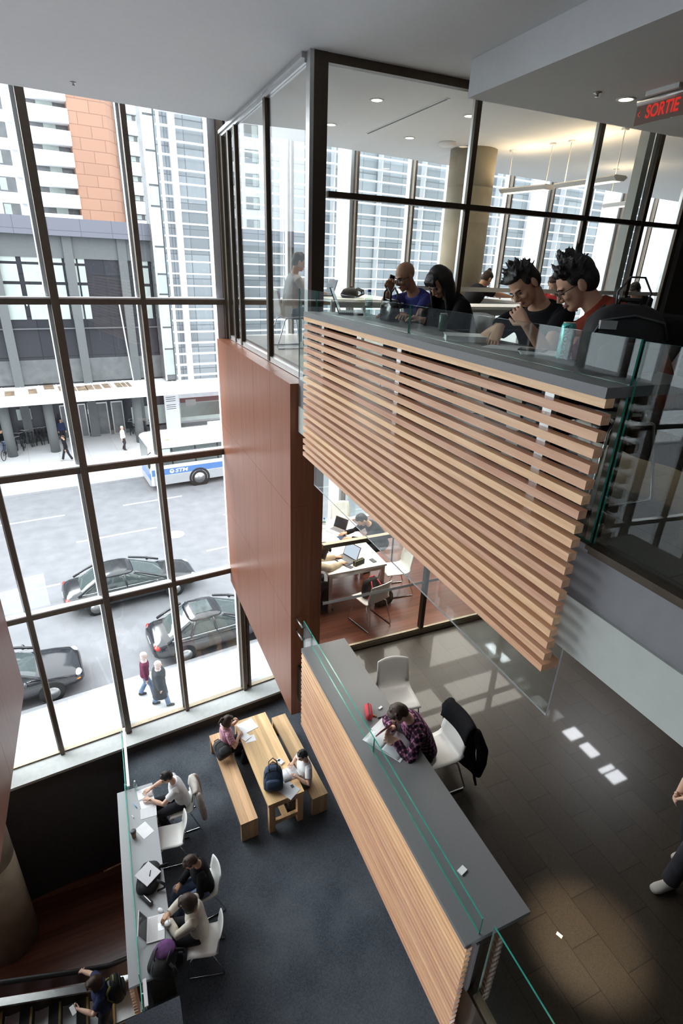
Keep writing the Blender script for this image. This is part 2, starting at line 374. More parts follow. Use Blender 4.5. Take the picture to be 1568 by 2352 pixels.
struct(MB().box(7.5, CX1, 5.70, 5.9, 0, 2.93), 'wall_dark_wood', M['darkwall'])
struct(MB().box(6.62, 6.72, 5.86, 6.0, 0, 2.93), 'wall_room_end', M['palewall'])
g = MB().box(2.09, 2.15, 5.86, 9.6, 2.85, 2.93).box(2.06, 2.09, 5.86, 9.6, 2.885, 2.93).box(2.095, 2.145, 5.86, 9.6, -.04, .03).build('wall_glazed_side', M['alu'], None, kind='structure')
for y, h in ((7.22, .045), (8.72, .04), (9.12, .04), (9.55, .05)): MB().box(2.085, 2.155, y-h, y+h, -.03, 2.86).build('mullion', M['bronze'], g)
for a, b in ((5.86, 7.175), (7.265, 8.68), (8.76, 9.08), (9.16, 9.5)): MB().box(2.114, 2.126, a, b, .03, 2.85).build('pane', M['glass'], g)

# glazed partition of the room on the middle floor
g = MB().box(2.33, CX1, 5.755, 5.83, -4.03, -3.955).box(2.33, CX1, 5.765, 5.79, -3.95, -3.93).box(2.33, CX1, 5.755, 5.83, -.67, -.6).build('wall_glazed_middle', M['bronzelit'], None, kind='structure')
struct(MB().box(2.33, CX1, 5.74, 5.756, -4.145, -4.03), 'baseboard_middle', M['darkwall'])
XS = [4.04, 5.75, 7.5, 9.2]
for x in XS: MB().box(x-.03, x+.03, 5.75, 5.835, -3.93, -.67).build('mullion', M['bronze'], g)
for a, b in zip([2.33] + XS, XS + [CX1]):
    MB().box(a+.03, b-.03, 5.76, 5.83, -2.23, -2.17).build('rail', M['bronzelit'], g)
    for c, d in ((-3.95, -2.23), (-2.17, -.67)): MB().box(a+.02, b-.02, 5.785, 5.797, c, d).build('pane', M['glass'], g)
for a, b in ((2.38, 4.0), (4.08, 5.7)): MB().box(a, b, 5.7835, 5.7845, -3.12, -3.075).build('frosted_stripe', M['frost'], g)

# concrete columns
def column(x, y, r, z0, z1):
    prof = [(r, z0)]
    for z in [z0 + 2.4 * k for k in range(1, 6) if z0 + 2.4 * k < z1 - .2]: prof += [(r, z-.008), (r-.006, z-.006), (r-.006, z+.006), (r, z+.008)]
    return struct(MB().lathe(prof + [(r, z1)], (x, y, 0), 48), 'column', M['concrete'])
column(5.945, 8.59, .37, 0, 2.929); column(-3.10, 8.08, .45, -11.2, -4.93); column(5.945, 8.59, .37, -4.03, -.6)

# ---------------------------------------------------------------- slatted balustrades with desk tops and glass guards
def balustrade(ztop, nsl, zfirst, y0, y1, where):
    b = thing('slatted_balustrade', f'balustrade of horizontal fir slats {where}', 'balustrade', (1.87, y0, 0), 0, 'slatted balustrades')
    for k in range(nsl):
        z = zfirst - .0722 * k
        wdt = .115 if k == nsl - 1 else .05
        yy = [0] + ([1.72 + .0 * k] if k % 2 else [2.3]) + [y1 - y0]
        MB().box(0, wdt, 0, y1 - y0, z, z + .042).build('slat', M['slat'], b, bevel=.002, seg=1)
    for y in (.36, 1.82, 3.27):
        MB().box(.051, .085, y-.03, y+.03, zfirst - .0722*(nsl-1)+.05, ztop-.05).build('upright', M['alu'], b)
        MB().box(.086, .112, y-.03, y+.09, zfirst - .0722*(nsl-1)+.05, ztop-.05).build('upright_backing', M['black'], b)
    return b
balustrade(.75, 20, .665, 1.572, 5.22, 'under the long desk on the upper floor')
balustrade(-3.28, 18, -3.365, 1.63, 5.22, 'under the long desk on the middle floor')
def desk(zt, y0, y1, label):
    d = thing('bar_desk', label, 'desk', (1.86, y0, zt), 0, 'long bar desks')
    MB().box(0, .60, 0, y1-y0, -.045, 0).build('desktop', M['counter'], d, bevel=.002, seg=1)
    for y in (.02, (y1-y0)/2, y1-y0-.06): MB().box(.16, .21 if y < .1 else .55, y, y+.04, -.745, -.045).build('desk_support', M['bronze'], d)
    return d
desk(.75, 1.57, 5.2, 'long grey bar desk on the upper floor with four students leaning on it')
desk(-3.28, 1.64, 5.2, 'long grey bar desk on the middle floor beside the plaid shirt reader')
def guard(zt, zb, ys, label, xg=2.0):
    b = thing('glass_guard', label, 'guard', (xg, ys[0], zt), 0)
    for a, c in zip(ys, ys[1:]):
        o = glass_box('glass_panel', -.006, .006, a-ys[0]+.004, c-ys[0]-.004, .001, .185, [M['guard'], M['edge']], b, 'x')
    return b
guard(.75, .75, [1.575, 3.42, 5.2], 'low glass guard standing on the upper bar desk')
guard(-3.28, -3.28, [1.66, 3.42, 5.2], 'low glass guard standing on the middle bar desk')
b = thing('glass_guard', 'tall glass guard panel past the end of the upper bar desk', 'guard', (2.0, 1.57, 0))
glass_box('glass_panel', -.006, .006, -1.6, -.012, .02, .93, [M['guard'], M['edge']], b, 'x')
b = thing('glass_guard', 'glass guard under the upper bar desk behind the slats', 'guard', (2.0, 1.58, 0))
for a, c in ((0, 1.83), (1.84, 3.63)): glass_box('glass_panel', -.006, .006, a, c, .02, .70, [M['guard'], M['edge']], b, 'x')
b = thing('smoke_baffle', 'glass smoke baffle hanging below the upper slab edge', 'baffle', (1.992, 1.572, -.59))
for a, c in ((0, 1.8), (1.81, 3.6)): glass_box('glass_panel', -.006, .006, a, c, -.46, -.001, [M['guard'], M['finwhite']], b, 'x')
b = thing('glass_guard', 'glass guard panel with steel standoffs past the middle bar desk', 'guard', (2.05, 1.6, -4.03))
glass_box('glass_panel', -.006, .006, -2.2, -.01, .02, .93, [M['guard'], M['edge']], b, 'x')
struct(MB().box(2.02, 2.08, CY0, 1.6, -4.03, -4.0), 'trim_middle_channel', M['bronzelit'])
b = thing('guard_rail', 'small glass return clamped to the dark panel end on the middle floor', 'guard', (2.0, 5.2, -3.28))  # glass panel on standoffs, a glass guard without any rail
glass_box('glass_panel', -.006, .006, .01, .3, -.3, .185, [M['guard'], M['edge']], b, 'x')
for z in (.08, -.12): MB().tube([(-.02, .3, z), (-.02, .53, z)], .012, 10).build('standoff', M['alu'], b)
# glass return from the upper guard to the corner post
b = thing('glass_guard', 'short glass return between the upper guard and the bronze corner post', 'guard', (2.0, 5.22, .75))
glass_box('glass_panel', -.006, .006, 0, .5, -.749, .185, [M['guard'], M['edge']], b, 'x')
struct(MB().box(1.99, 2.015, 1.65, 5.22, -4.03, -3.4), 'wall_middle_upstand', M['greywall'])
# ---------------------------------------------------------------- street
M['asphalt'] = plain('worn asphalt', (.225, .225, .238), .9, var=.10, scale=1.6, spec=.2)
M['walk'] = tiles('pale concrete pavement', (.56, .56, .57), (.40, .40, .41), 1.8, 1.8, .012, .9, .03, speck=.05, spec=.2, off=0)
M['kerb'] = plain('kerb stone', (.42, .42, .44), .9)
M['mark'] = plain('road paint', (.75, .75, .76), .8)
M['fascia'] = tiles('lilac grey fascia panels', (.145, .148, .18), (.09, .09, .11), 1.9, 1.3, .02, .6, .03, plane='xz', speck=.04, off=0)
M['pier'] = plain('grey green pier', (.125, .132, .135), .7)
M['darkglaze'] = tiles('dark glazing', (.034, .034, .042), (.018, .018, .022), 1.55, 2.6, .03, .2, .12, plane='xz', speck=.06, off=0)
M['paleglaze'] = plain('pale obscured glazing', (.42, .47, .44), .35, var=.05, scale=2)
M['midglaze'] = plain('grey glazing', (.13, .135, .14), .2, var=.15, scale=2)
M['tealpanel'] = plain('pale teal glass panel', (.50, .60, .60), .25, var=.08, scale=.8)
M['louvglass'] = tiles('office glazing', (.25, .275, .29), (.13, .145, .155), 1.25, 1.56, .03, .18, .22, plane='xz', speck=.08, off=0)
M['orange'] = tiles('orange cladding', (.40, .225, .155), (.27, .145, .10), 3.2, 1.45, .05, .8, .05, plane='xz', speck=.03)
M['aptwhite'] = plain('white render', (.82, .82, .83), .8, var=.02)
M['debris'] = plain('brown leaf litter panel', (.26, .19, .13), .9, var=.4, scale=3)
def sobj(mb, name, m, parent=None, **k): return mb.build(name, m, parent, loc=None if parent else P0, rz=0 if parent else TH, **k)
struct(MB().box(-40, 60, 5.35, 23.4, -11.35, -11.2), 'road', M['asphalt'], loc=P0, rz=TH)
struct(MB().box(-40, 60, .2, 5.2, -11.4, -11.05), 'sidewalk_near', M['walk'], loc=P0, rz=TH)
struct(MB().box(-40, 60, 5.2, 5.36, -11.4, -11.06), 'kerb_near', M['kerb'], loc=P0, rz=TH)
struct(MB().box(-40, 60, 23.54, 34.5, -11.4, -11.05), 'sidewalk_far', M['walk'], loc=P0, rz=TH)
struct(MB().box(-40, 60, 23.38, 23.54, -11.4, -11.06), 'kerb_far', M['kerb'], loc=P0, rz=TH)
struct(MB().box(-40, 60, .2, .75, -11.0501, -11.02), 'trim_facade_ledge', M['kerb'], loc=P0, rz=TH)
struct(MB().box(-60, 90, 34, 130, -11.45, -11.2), 'ground_far', M['asphalt'], loc=P0, rz=TH)
for a, b, n in ((-9, -6.2, 19.7), (-5.3, -2.4, 19.7), (.5, 3.7, 19.7), (-9, -6.5, 16.1), (-2.2, 1.5, 16.2), (5, 8, 16.2), (-5.2, -3.2, 12.6), (3, 6, 12.7)):
    struct(MB().box(a, b, n-.06, n+.06, -11.2, -11.196), 'road_marking', M['mark'], loc=P0, rz=TH)
mh = MB(); mh.lathe([(.42, 0), (.42, .006), (.36, .006), (.36, .004), (.001, .004)], (0, 0, 0), 28)
mh.build('manhole_cover', M['kerb'], None, loc=W(2.15, 15, -11.2), label='round grey manhole cover in the middle of the street', cat='manhole cover')

# ---------------------------------------------------------------- low glazed building with canopy
def pxbox(mb, u0, v0, u1, v1, n, t=.08):
    a, b = sn(at(u0, v0, n=n)), sn(at(u1, v1, n=n)); mb.box(min(a[0], b[0]), max(a[0], b[0]), n - t, n, min(a[2], b[2]), max(a[2], b[2])); return mb
FN = 33.4
lb = thing('glazed_building', 'low dark glazed building with a lilac grey fascia and entrance canopy across the street', 'building', P0, TH)
MB().box(-30, 6.9, FN+.05, FN+6, -11.05, 2.3).build('glazed_wall', M['darkglaze'], lb)
MB().box(-30, 6.6, FN-.7, FN+6, 2.3, 3.32).build('fascia', M['fascia'], lb)
MB().box(-30, 6.6, FN-.1, FN+.05, 1.0, 2.3).build('upper_band', M['pier'], lb)
for s in (-7.6, -3.3, 1.0, 4.35): MB().box(s-.28, s+.28, FN-.25, FN+.05, -11.05, 2.3).build('pier', M['pier'], lb)
k = 0
for (u0, u1) in ((0, 44), (56, 100), (118, 148), (154, 180), (184, 199), (318, 345)):
    a, b = sn(at(u0, 640, n=FN))[0], sn(at(u1, 640, n=FN))[0]
    if u1 == 345: a, b = 5.0, 6.0
    for (v0, v1) in ((580, 604), (610, 648), (655, 682), (700, 733)):
        z0, z1 = sn(at(150, v1, n=FN))[2], sn(at(150, v0, n=FN))[2]
        MB().box(a, b, FN-.03, FN+.05, z0, z1).build('window', M['paleglaze'], lb)
z = sn(at(200, 752, n=FN))[2]; MB().box(-30, 6.6, FN-.12, FN+.05, z-.07, z).build('string_course', M['pier'], lb)
z = sn(at(200, 822, n=FN))[2]; MB().box(-30, 6.6, FN-.06, FN+.05, z-1.6, z).build('spandrel', M['midglaze'], lb)
# canopy
cz = -7.1
c = MB().box(-30, 16, 28.9, FN, cz-.32, cz).build('canopy', M['aptwhite'], lb)
mb = MB()
for s in range(-12, 16): mb.box(s*1.1, s*1.1+.05, 28.95, FN, cz+.001, cz+.03)
mb.build('canopy_ribs', M['finwhite'], c)
for (u, v, w_) in ((22, 905, 20), (75, 900, 18), (112, 890, 22), (145, 893, 20), (185, 893, 30), (215, 890, 34), (246, 887, 20), (272, 885, 14), (290, 884, 20)):
    a = sn(at(u, v, z=cz)); MB().box(a[0]-w_*.014, a[0]+w_*.014, a[1]-.7, a[1]+.9, cz+.001, cz+.012).build('canopy_skylight', M['debris'], c)
for (u, v, u2, v2) in ((60, 690, 90, 868), (272, 690, 307, 878)):
    p, q = at(u, v, n=FN-.1), at(u2, v2, z=cz); p, q = V(sn(p)), V(sn(q)); MB().tube([p, q], .045, 8).build('canopy_stay', M['finwhite'], lb)
# ground floor below the canopy
for u in (15, 118, 320): 
    s = sn(at(u, 980, n=30.5))[0]; MB().lathe([(.3, -11.05), (.3, cz-.32)], (s, 30.6, 0), 16).build('canopy_column', M['pier'], lb)
MB().box(-30, 16, FN-.02, FN+.04, -11.05, -10.75).build('plinth', M['pier'], lb)
for (u0, u1) in ((140, 172), (182, 200), (204, 216), (222, 250), (258, 285)):
    a, b = sn(at(u0, 960, n=FN))[0], sn(at(u1, 960, n=FN))[0]
    f = MB().box(a, b, FN-.08, FN+.04, -11.05, -8.55).build('door', M['alu'], lb); MB().box(a+.07, b-.07, FN-.09, FN-.075, -10.95, -8.65).build('pane', M['midglaze'], f)
a = sn(at(38, 935, n=FN)); pb = MB(); pxbox(pb, 36, 940, 74, 962, FN, .1); pb.build('notice', M['paleglaze'], lb)
pb = MB(); pxbox(pb, 200, 940, 210, 950, FN-.1, .02); pb.build('notice', M['paper'], lb)
pb = MB(); pxbox(pb, 412, 915, 505, 950, FN, .06); pb.build('poster_band', plain('dark red poster', (.12, .05, .05), .6), lb)
pb = MB(); pxbox(pb, 425, 918, 450, 930, FN-.07, .02); pb.build('poster_picture', plain('grey poster picture', (.3, .28, .28), .6), lb)
pb = MB(); pxbox(pb, 300, 935, 510, 958, FN-.01, .05); pb.build('pale_strip', M['paleglaze'], lb)
kk = thing('notice_stand', 'white notice panel with a dark red heading standing under the canopy', 'sign', W(*sn(at(400, 988, z=-11.05))[:2], -11.05), TH)
MB().box(-.55, .55, -.04, .04, .02, 3.2).build('board', M['aptwhite'], kk); MB().box(-.55, .55, -.05, -.041, 2.85, 3.2).build('heading', plain('dark red sign paint', (.25, .04, .05), .6), kk)
mb = MB()
for z in (2.6, 2.45, 2.3, 2.0, 1.85, 1.7): mb.box(-.42, .3, -.045, -.041, z, z+.05)
mb.build('text_lines', M['midglaze'], kk)
MB().box(-.3, .3, -.15, .15, 0, .02).build('foot', M['alu'], kk)

# ---------------------------------------------------------------- office building with white louvres
ob = thing('office_building', 'glass office building with rows of white horizontal louvres beside the low building', 'building', P0, TH)
MB().box(6.95, 60, 31.9, 33.3, -7.0, 12.6).build('glazed_wall', M['louvglass'], ob)
MB().box(6.95, 60, 31.6, 33.3, -7.6, -7.0).build('base_band', M['aptwhite'], ob)
mb = MB()
for k in range(25): mb.box(6.85, 60, 30.95, 31.3, -6.6 + .765*k, -6.6 + .765*k + .09)
mb.build('louvres', M['finwhite'], ob)
mb = MB()
for s in [7.1 + 4.2*k for k in range(13)]: mb.box(s-.03, s+.03, 31.3, 31.9, -7, 12.6)
mb.build('louvre_brackets', M['finwhite'], ob)
for s in (7.75,): MB().box(s, s+.42, 31.6, 31.95, -7, 12.6).build('white_pier', M['finwhite'], ob)
MB().box(6.2, 6.95, 32.0, 33.3, -7.0, 12.6).build('corner_wall', M['midglaze'], ob)
k = 0; z = -6.6
hs = (1.9, 1.5, 2.2, 1.3, 1.7, 2.4, 1.2, 1.9)
while z < 11:
    h = hs[k % 8]; MB().box(6.25, 6.88, 31.93, 32.0, z, z+h-.12).build('corner_panel', M['tealpanel'] if k % 3 else M['paleglaze'], ob); z += h; k += 1
MB().box(6.18, 6.26, 31.85, 32.05, -7, 12.6).build('corner_trim', M['finwhite'], ob)
MB().box(6.2, 60, 31.6, 33.3, 12.6, 13.0).build('roof', M['aptwhite'], ob)
# ---------------------------------------------------------------- apartment towers behind
def px_s(u, v, n): return sn(at(u, v, n=n))[0]
def px_z(u, v, n): return sn(at(u, v, n=n))[2]
TN = 85.0
ap = thing('apartment_tower', 'white apartment tower with balconies and a tall orange clad wall', 'building', P0, TH)
s0, s1 = px_s(60, 230, TN), px_s(150, 225, TN); s2, s3 = px_s(240, 235, TN), px_s(283, 300, TN); s4 = px_s(345, 300, TN)
MB().box(s0, s4+4, TN+2.0, TN+20, -11, 27).build('rear_wall', M['midglaze'], ap)
MB().box(s1, s2, TN, TN+2.5, -11, 27).build('orange_wall', M['orange'], ap); MB().prism([(s2, TN), (s3, TN+3.0), (s2, TN+3.0)], -11, 27).build('orange_return', M['orange'], ap)
zs = [px_z(105, v, TN) for v in (258, 305, 357, 407, 455, 503)]; dz = (zs[0]-zs[5])/5
for k in range(-4, 6):
    z = zs[0] - dz * k
    MB().box(s0-.6, s1, TN-.2, TN+2.0, z-.9, z+.75).build('balcony', M['aptwhite'], ap)
    MB().box(s0+1.2+.5*(k % 2), s0+3.2, TN+1.9, TN+2.0, z+.75, z+dz-.9).build('window', M['paleglaze'], ap)
    MB().box(s3, s4+3, TN+1.2, TN+3.0, z-.9, z+.75).build('balcony', M['aptwhite'], ap)
    for j in range(3): MB().box(s3+.6+1.6*j, s3+1.7+1.6*j, TN+1.9, TN+2.0, z+.9, z+dz-1).build('window', M['paleglaze'], ap)
for k in range(7): MB().tube([(s1-1.6+.2*k, TN+.4, zs[0]+dz+.4), (s1-1.8+.32*k, TN+.3, zs[0]+dz+2.8)], .03, 5).build('bamboo_cane', M['paleglaze'], ap)
a2 = thing('apartment_block', 'white apartment block with square windows left of the orange wall', 'building', P0, TH)
bn = 60; sr = px_s(62, 400, bn); MB().box(sr-22, sr, bn, bn+14, -11, 24).build('wall', M['aptwhite'], a2)
for i in range(9):
    for j in range(4): 
        z = 2.2 + 2.25*i; s = sr-2.6-2.7*j
        f = MB().box(s, s+1.5, bn-.08, bn, z, z+1.25).build('window', M['midglaze'], a2)
        MB().box(s+.1, s+.7, bn-.1, bn-.081, z+.1, z+1.15).build('pane', M['paleglaze'], f)
    for q in (0,): MB().box(sr-.9, sr+.9, bn-1.0, bn, 1.2+2.25*i, 1.95+2.25*i).build('balcony', M['aptwhite'], a2)

# ---------------------------------------------------------------- vehicles
M['carblack'] = plain('black car paint', (.018, .019, .024), .12, .0, var=.05, spec=1.0)
M['cargrey'] = plain('dark grey car paint', (.035, .037, .04), .14, .2, var=.05, spec=1.0)
M['carglass'] = plain('tinted car glass', (.07, .09, .09), .05, var=.1, spec=1.0)
M['tyre'] = plain('tyre rubber', (.02, .02, .02), .9)
M['rim'] = plain('alloy rim', (.5, .5, .51), .3, .8)
M['tail'] = plain('red tail lamp', (.5, .03, .02), .2); M['lamp'] = plain('clear headlamp', (.75, .78, .8), .1)
M['amber'] = plain('amber lamp', (.8, .25, .03), .3)
def sup(cx, cy, hw, hh, n=20, e=3.2, f=None):
    pts = []
    for k in range(n):
        a = 2*pi*(k+.5)/n; x = abs(cos(a))**(2/e) * (1 if cos(a) > 0 else -1) * hw; y = abs(sin(a))**(2/e) * (1 if sin(a) > 0 else -1) * hh
        pts.append((cx + x, cy + y))
    return pts
def wheel(parent, x, y, r, side, mname='rim', spokes=5):
    wdt = .2
    Mx = Matrix.Translation((x, y, r)) @ Matrix.Rotation(pi/2 * side, 4, 'X')
    t = MB().lathe([(r*.62, -wdt/2), (r*.94, -wdt/2), (r, -wdt/2+.03), (r, wdt/2-.03), (r*.94, wdt/2), (r*.62, wdt/2)], (0, 0, 0), 28, Mx).build('wheel', M['tyre'], parent)
    mb = MB().lathe([(r*.66, -wdt/2-.004), (r*.64, -wdt/2+.03), (r*.6, -wdt/2+.06), (.01, -wdt/2+.06)], (0, 0, 0), 28, Mx)
    for k in range(spokes):
        a = 2*pi*k/spokes; d = V((cos(a), sin(a), 0)); q = V((-sin(a), cos(a), 0))
        mb.loft([[Mx @ (d*rr + q*ww*sg + V((0, 0, -wdt/2+zz))) for sg, zz in ((-1, .05), (1, .05), (1, .0), (-1, .0))] for rr, ww in ((.03, .05), (r*.62, .035))], smooth=False)
    mb.build('rim', M[mname], t)
def car(name, label, paint, s, n, heading, L=4.75, Wd=1.78, H=1.44, sunroof=False, spokes=5):
    c = thing(name, label, 'car', W(s, n, -11.2), TH + (0 if heading > 0 else pi))
    hw = Wd/2
    st = [(-.5, .42, .64, .66), (-.492, .33, .78, .80), (-.47, .26, .90, .90), (-.43, .22, .955, .96), (-.33, .19, .975, .995), (-.2, .18, .955, 1.0), (0, .18, .93, 1.0), (.16, .18, .925, 1.0), (.25, .19, .93, .99), (.36, .20, .86, .97), (.44, .22, .77, .92), (.48, .25, .68, .82), (.497, .30, .58, .66), (.5, .36, .50, .5)]
    rings = []
    for fx, zb, zt, fw in st:
        rings.append([V((fx*L, y, z)) for y, z in sup(0, (zb+zt)/2, hw*fw, (zt-zb)/2, 24, 3.4)])
    b = MB().loft(rings).build('body', paint, c)
    lv = [(.80, -.40, .27, .92), (.93, -.385, .235, .90), (1.08, -.335, .155, .845), (1.22, -.285, .085, .79), (1.33, -.235, .03, .73), (1.38, -.20, -.0, .69)]
    k = H/1.44
    def cab(z, a, b_, w_): return [V((x, y, z*k)) for x, y in sup((a+b_)/2*L, 0, (b_-a)/2*L, hw*w_, 28, 4.5)]
    g_ = MB().loft([cab(*q) for q in lv]).build('windows', M['carglass'], c)
    rf = [(1.345, -.23, .022, .725), (1.39, -.215, .01, .71), (1.43, -.18, -.03, .64), (1.445, -.13, -.07, .45)]
    r_ = MB().loft([cab(*q) for q in rf]).build('roof', paint, c)
    if sunroof: MB().box(-.17*L, -.045*L, -.36, .36, 1.425*k, 1.449*k).build('sunroof', M['carglass'], r_, bevel=.01)
    mb = MB()
    for sg in (-1, 1):
        for (za, xa, wa), (zb_, xb, wb) in (((.9, .255, .915), (1.37, .02, .70)), ((.9, -.40, .90), (1.37, -.225, .70))):
            mb.tube([(xa*L, sg*hw*wa*.99, za*k), ((xa*.55+xb*.45)*L, sg*hw*(wa*.5+wb*.5)*1.03, (za+zb_)/2*k), (xb*L, sg*hw*wb, zb_*k)], .045, 6)
        for xb, xt in ((-.05, -.06), (-.24, -.19)): mb.tube([(xb*L, sg*hw*.93, .9*k), (xb*.5*L+xt*.5*L, sg*hw*.845, 1.13*k), (xt*L, sg*hw*.72, 1.36*k)], .035, 6)
    mb.build('pillar_frame', paint, c)
    mb = MB()
    for sg in (-1, 1): mb.tube([(-.37*L, sg*hw*.925, .945*k), (0, sg*hw*.935, .93*k), (.2*L, sg*hw*.93, .93*k)], .012, 6)
    mb.build('chrome_strip', M['chrome'], c)
    for fx in (-.29, .30):
        for sg in (-1, 1):
            MB().lathe([(.36, -.02), (.36, .02)], (0, 0, 0), 24, Matrix.Translation((fx*L, sg*(hw-.012), .345)) @ Matrix.Rotation(pi/2, 4, 'X')).build('wheel_arch', M['tyre'], c)
            wheel(c, fx*L, sg*(hw-.085), .325, sg, spokes=spokes)
    for sg in (-1, 1):
        MB().ell((.462*L, sg*hw*.66, .63), (.13, .17, .07)).build('headlight', M['lamp'], c); MB().ell((.455*L, sg*hw*.83, .5), (.1, .06, .03)).build('side_lamp', M['amber'], c)
        MB().ell((-.468*L, sg*hw*.72, .76), (.10, .18, .075)).build('tail_light', M['tail'], c)
        MB().ell((.17*L, sg*(hw+.07), .96), (.06, .11, .075)).build('mirror', paint, c)
    MB().box(-.4985*L, -.48*L, -.24, .24, .60, .70).build('number_plate', M['aptwhite'], c, bevel=.01)
    MB().box(-.4995*L, -.47*L, -hw*.6, hw*.6, .40, .43).build('bumper_trim', M['chrome'], c, bevel=.02)
    return c
car('sedan_car', 'black sedan driving past in the middle of the street', M['cargrey'], -.72, 10.5, 1, 4.95, 1.82, spokes=9)
car('sedan_car', 'dark parked sedan with a sunroof at the near kerb', M['carblack'], 1.42, 6.3, 1, 4.7, 1.78, 1.46, True)
car('sedan_car', 'black parked car with only its bonnet end in view at the left', M['carblack'], -5.35, 6.4, 1, 4.7, 1.78, spokes=9)

# city bus
M['busblue'] = plain('bus blue', (.10, .22, .50), .35); M['busgrey'] = plain('bus grey skirt', (.42, .43, .45), .5)
bu = thing('city_bus', 'white and blue city bus at the far kerb half hidden by the wood panelled wall', 'bus', W(8.4, 22.2, -11.2), TH)
bx = lambda x0, x1, y0, y1, z0, z1: MB().box(x0, x1, y0, y1, z0, z1)
rings = []
for x, k, zt in ((-6.05, .93, 2.80), (-6.0, .97, 2.92), (-5.8, 1.0, 2.98), (-5.2, 1.0, 3.0), (6.0, 1.0, 3.0)):
    rings.append([V((x, y*k, z)) for y, z in ((-1.27, .35), (1.27, .35), (1.27, 2.72), (1.19, zt-.08), (.95, zt), (-.95, zt), (-1.19, zt-.08), (-1.27, 2.72))])
MB().loft(rings, smooth=False).build('body', M['aptwhite'], bu)
bx(-1.9, 5.9, -1.0, 1.0, 2.99, 3.22).build('roof_unit', M['aptwhite'], bu, bevel=.08)
bx(-5.55, 6.0, -1.285, -1.265, 1.55, 2.55).build('window_band', M['carglass'], bu)
for x in (-4.75, -3.4, -2.05, -.7, .65, 2.0, 3.35): bx(x-.04, x+.04, -1.292, -1.28, 1.55, 2.55).build('window_post', M['black'], bu)
bx(-5.35, -4.85, -1.293, -1.284, 1.75, 2.5).build('driver_window', M['tealpanel'], bu)
bx(-5.98, 6.0, -1.285, -1.268, .95, 1.32).build('blue_stripe', M['busblue'], bu)
bx(-5.9, 6.0, -1.283, -1.266, .36, .92).build('skirt', M['busgrey'], bu)
bx(-6.06, -6.0, -1.12, 1.12, 1.15, 2.7).build('windscreen', M['carglass'], bu, bevel=.02)
bx(-6.075, -6.0, -1.2, 1.2, .72, 1.12).build('front_stripe', M['busblue'], bu, bevel=.02); bx(-6.12, -5.9, -1.2, 1.2, .36, .70).build('front_bumper', M['busgrey'], bu, bevel=.04)
for x in (-3.25, 3.1):
    MB().lathe([(.62, -.006), (.62, .006), (.49, .006)], (0, 0, 0), 28, Matrix.Translation((x, -1.285, .5)) @ Matrix.Rotation(pi/2, 4, 'X'), cap=False).build('wheel_arch', M['tyre'], bu)
    for sg in (-1, 1): wheel(bu, x, sg*1.19, .49, sg, spokes=8)
MB().tube([(-5.9, -1.2, 2.4), (-6.15, -1.5, 2.35), (-6.15, -1.5, 1.8)], .03, 6).build('mirror_arm', M['black'], bu); MB().ell((-6.12, -1.5, 1.75), (.07, .14, .22)).build('mirror', M['black'], bu)
text_mesh('logo_lettering', 'STM', .30, M['aptwhite'], bu, frameM(V((-4.3, -1.289, 1.13)), (1, 0, 0), (0, 0, 1)), .003, 1.3, bold=.008, shear=.2)
mb = MB(); mb.lathe([(.13, 0), (.13, .004), (.085, .004), (.085, 0)], (0, 0, 0), 20, frameM(V((-4.85, -1.287, 1.13)), (1, 0, 0), (0, 0, 1))); mb.build('logo_emblem', M['aptwhite'], bu)
text_mesh('roof_number', '22-255', .34, plain('faded number paint', (.6, .55, .52), .7), bu, frameM(V((-4.1, -1.05, 2.965)), (1, 0, 0), (0, .75, .4)), .002)
MB().bx((-4.9, -1.05, 2.97), (.2, .1, .03)).build('marker_lamp', M['amber'], bu)

# ---------------------------------------------------------------- bicycles in the racks
bk = thing('bicycle', '', 'bicycle', (0, 0, 0))
def bike_parts(root):
    r = .34
    for x in (-.52, .52):
        mb = MB(); mb.tube([(x + r*cos(a*pi/12), 0, r + r*sin(a*pi/12)) for a in range(25)], .022, 6, cap=False)
        for a in range(8): mb.tube([(x, 0, r), (x + r*cos(a*pi/4), 0, r + r*sin(a*pi/4))], .004, 3)
        mb.build('wheel', M['tyre'], root)
    fr = MB(); A, B, C_, D_ = (-.52, 0, r), (-.08, 0, .30), (-.2, 0, .84), (.36, 0, .86)
    for p, q in ((A, B), (A, C_), (B, C_), (B, D_), (C_, D_), (D_, (.52, 0, r))): fr.tube([p, q], .02, 6)
    fr.build('frame', M['carblack'], root)
    MB().tube([(.36, 0, .86), (.33, 0, 1.0), (.38, -.28, 1.03), (.48, -.28, 1.0)], .016, 6).tube([(.33, 0, 1.0), (.38, .28, 1.03), (.48, .28, 1.0)], .016, 6).build('handlebar', M['alu'], root)
    MB().ell((-.22, 0, .92), (.13, .07, .035), None, 10, 6).tube([(-.2, 0, .84), (-.22, 0, .92)], .014, 6).build('saddle', M['black'], root)
bike_parts(bk)
spots = [(at(u, v, z=-11.05), a) for u, v, a in ((18, 1052, 70), (40, 1040, 85), (52, 1030, 95), (60, 1024, 80), (70, 1022, 100), (78, 1020, 90), (86, 1018, 85), (94, 1017, 95), (102, 1016, 88), (110, 1014, 92), (117, 1012, 86))]
spotsR = [(at(u, v, z=-11.05), a) for u, v, a in ((300, 995, 80), (310, 1000, 95), (318, 998, 86), (326, 996, 92), (334, 994, 88), (345, 990, 84), (356, 986, 92), (370, 985, 5))]
first = True
for lst, lab, grp in ((spots, 'bicycle in the crowded rack left of the entrance doors', 'bicycles in the left rack'), (spotsR, 'bicycle in the rack right of the entrance doors', 'bicycles in the right rack')):
    for p, a in lst:
        if first: bk.location = p; bk.rotation_euler = (0, 0, TH + RD(a)); bk['label'] = lab; bk['group'] = grp; first = False
        else: dup(bk, p, TH + RD(a), lab, grp)
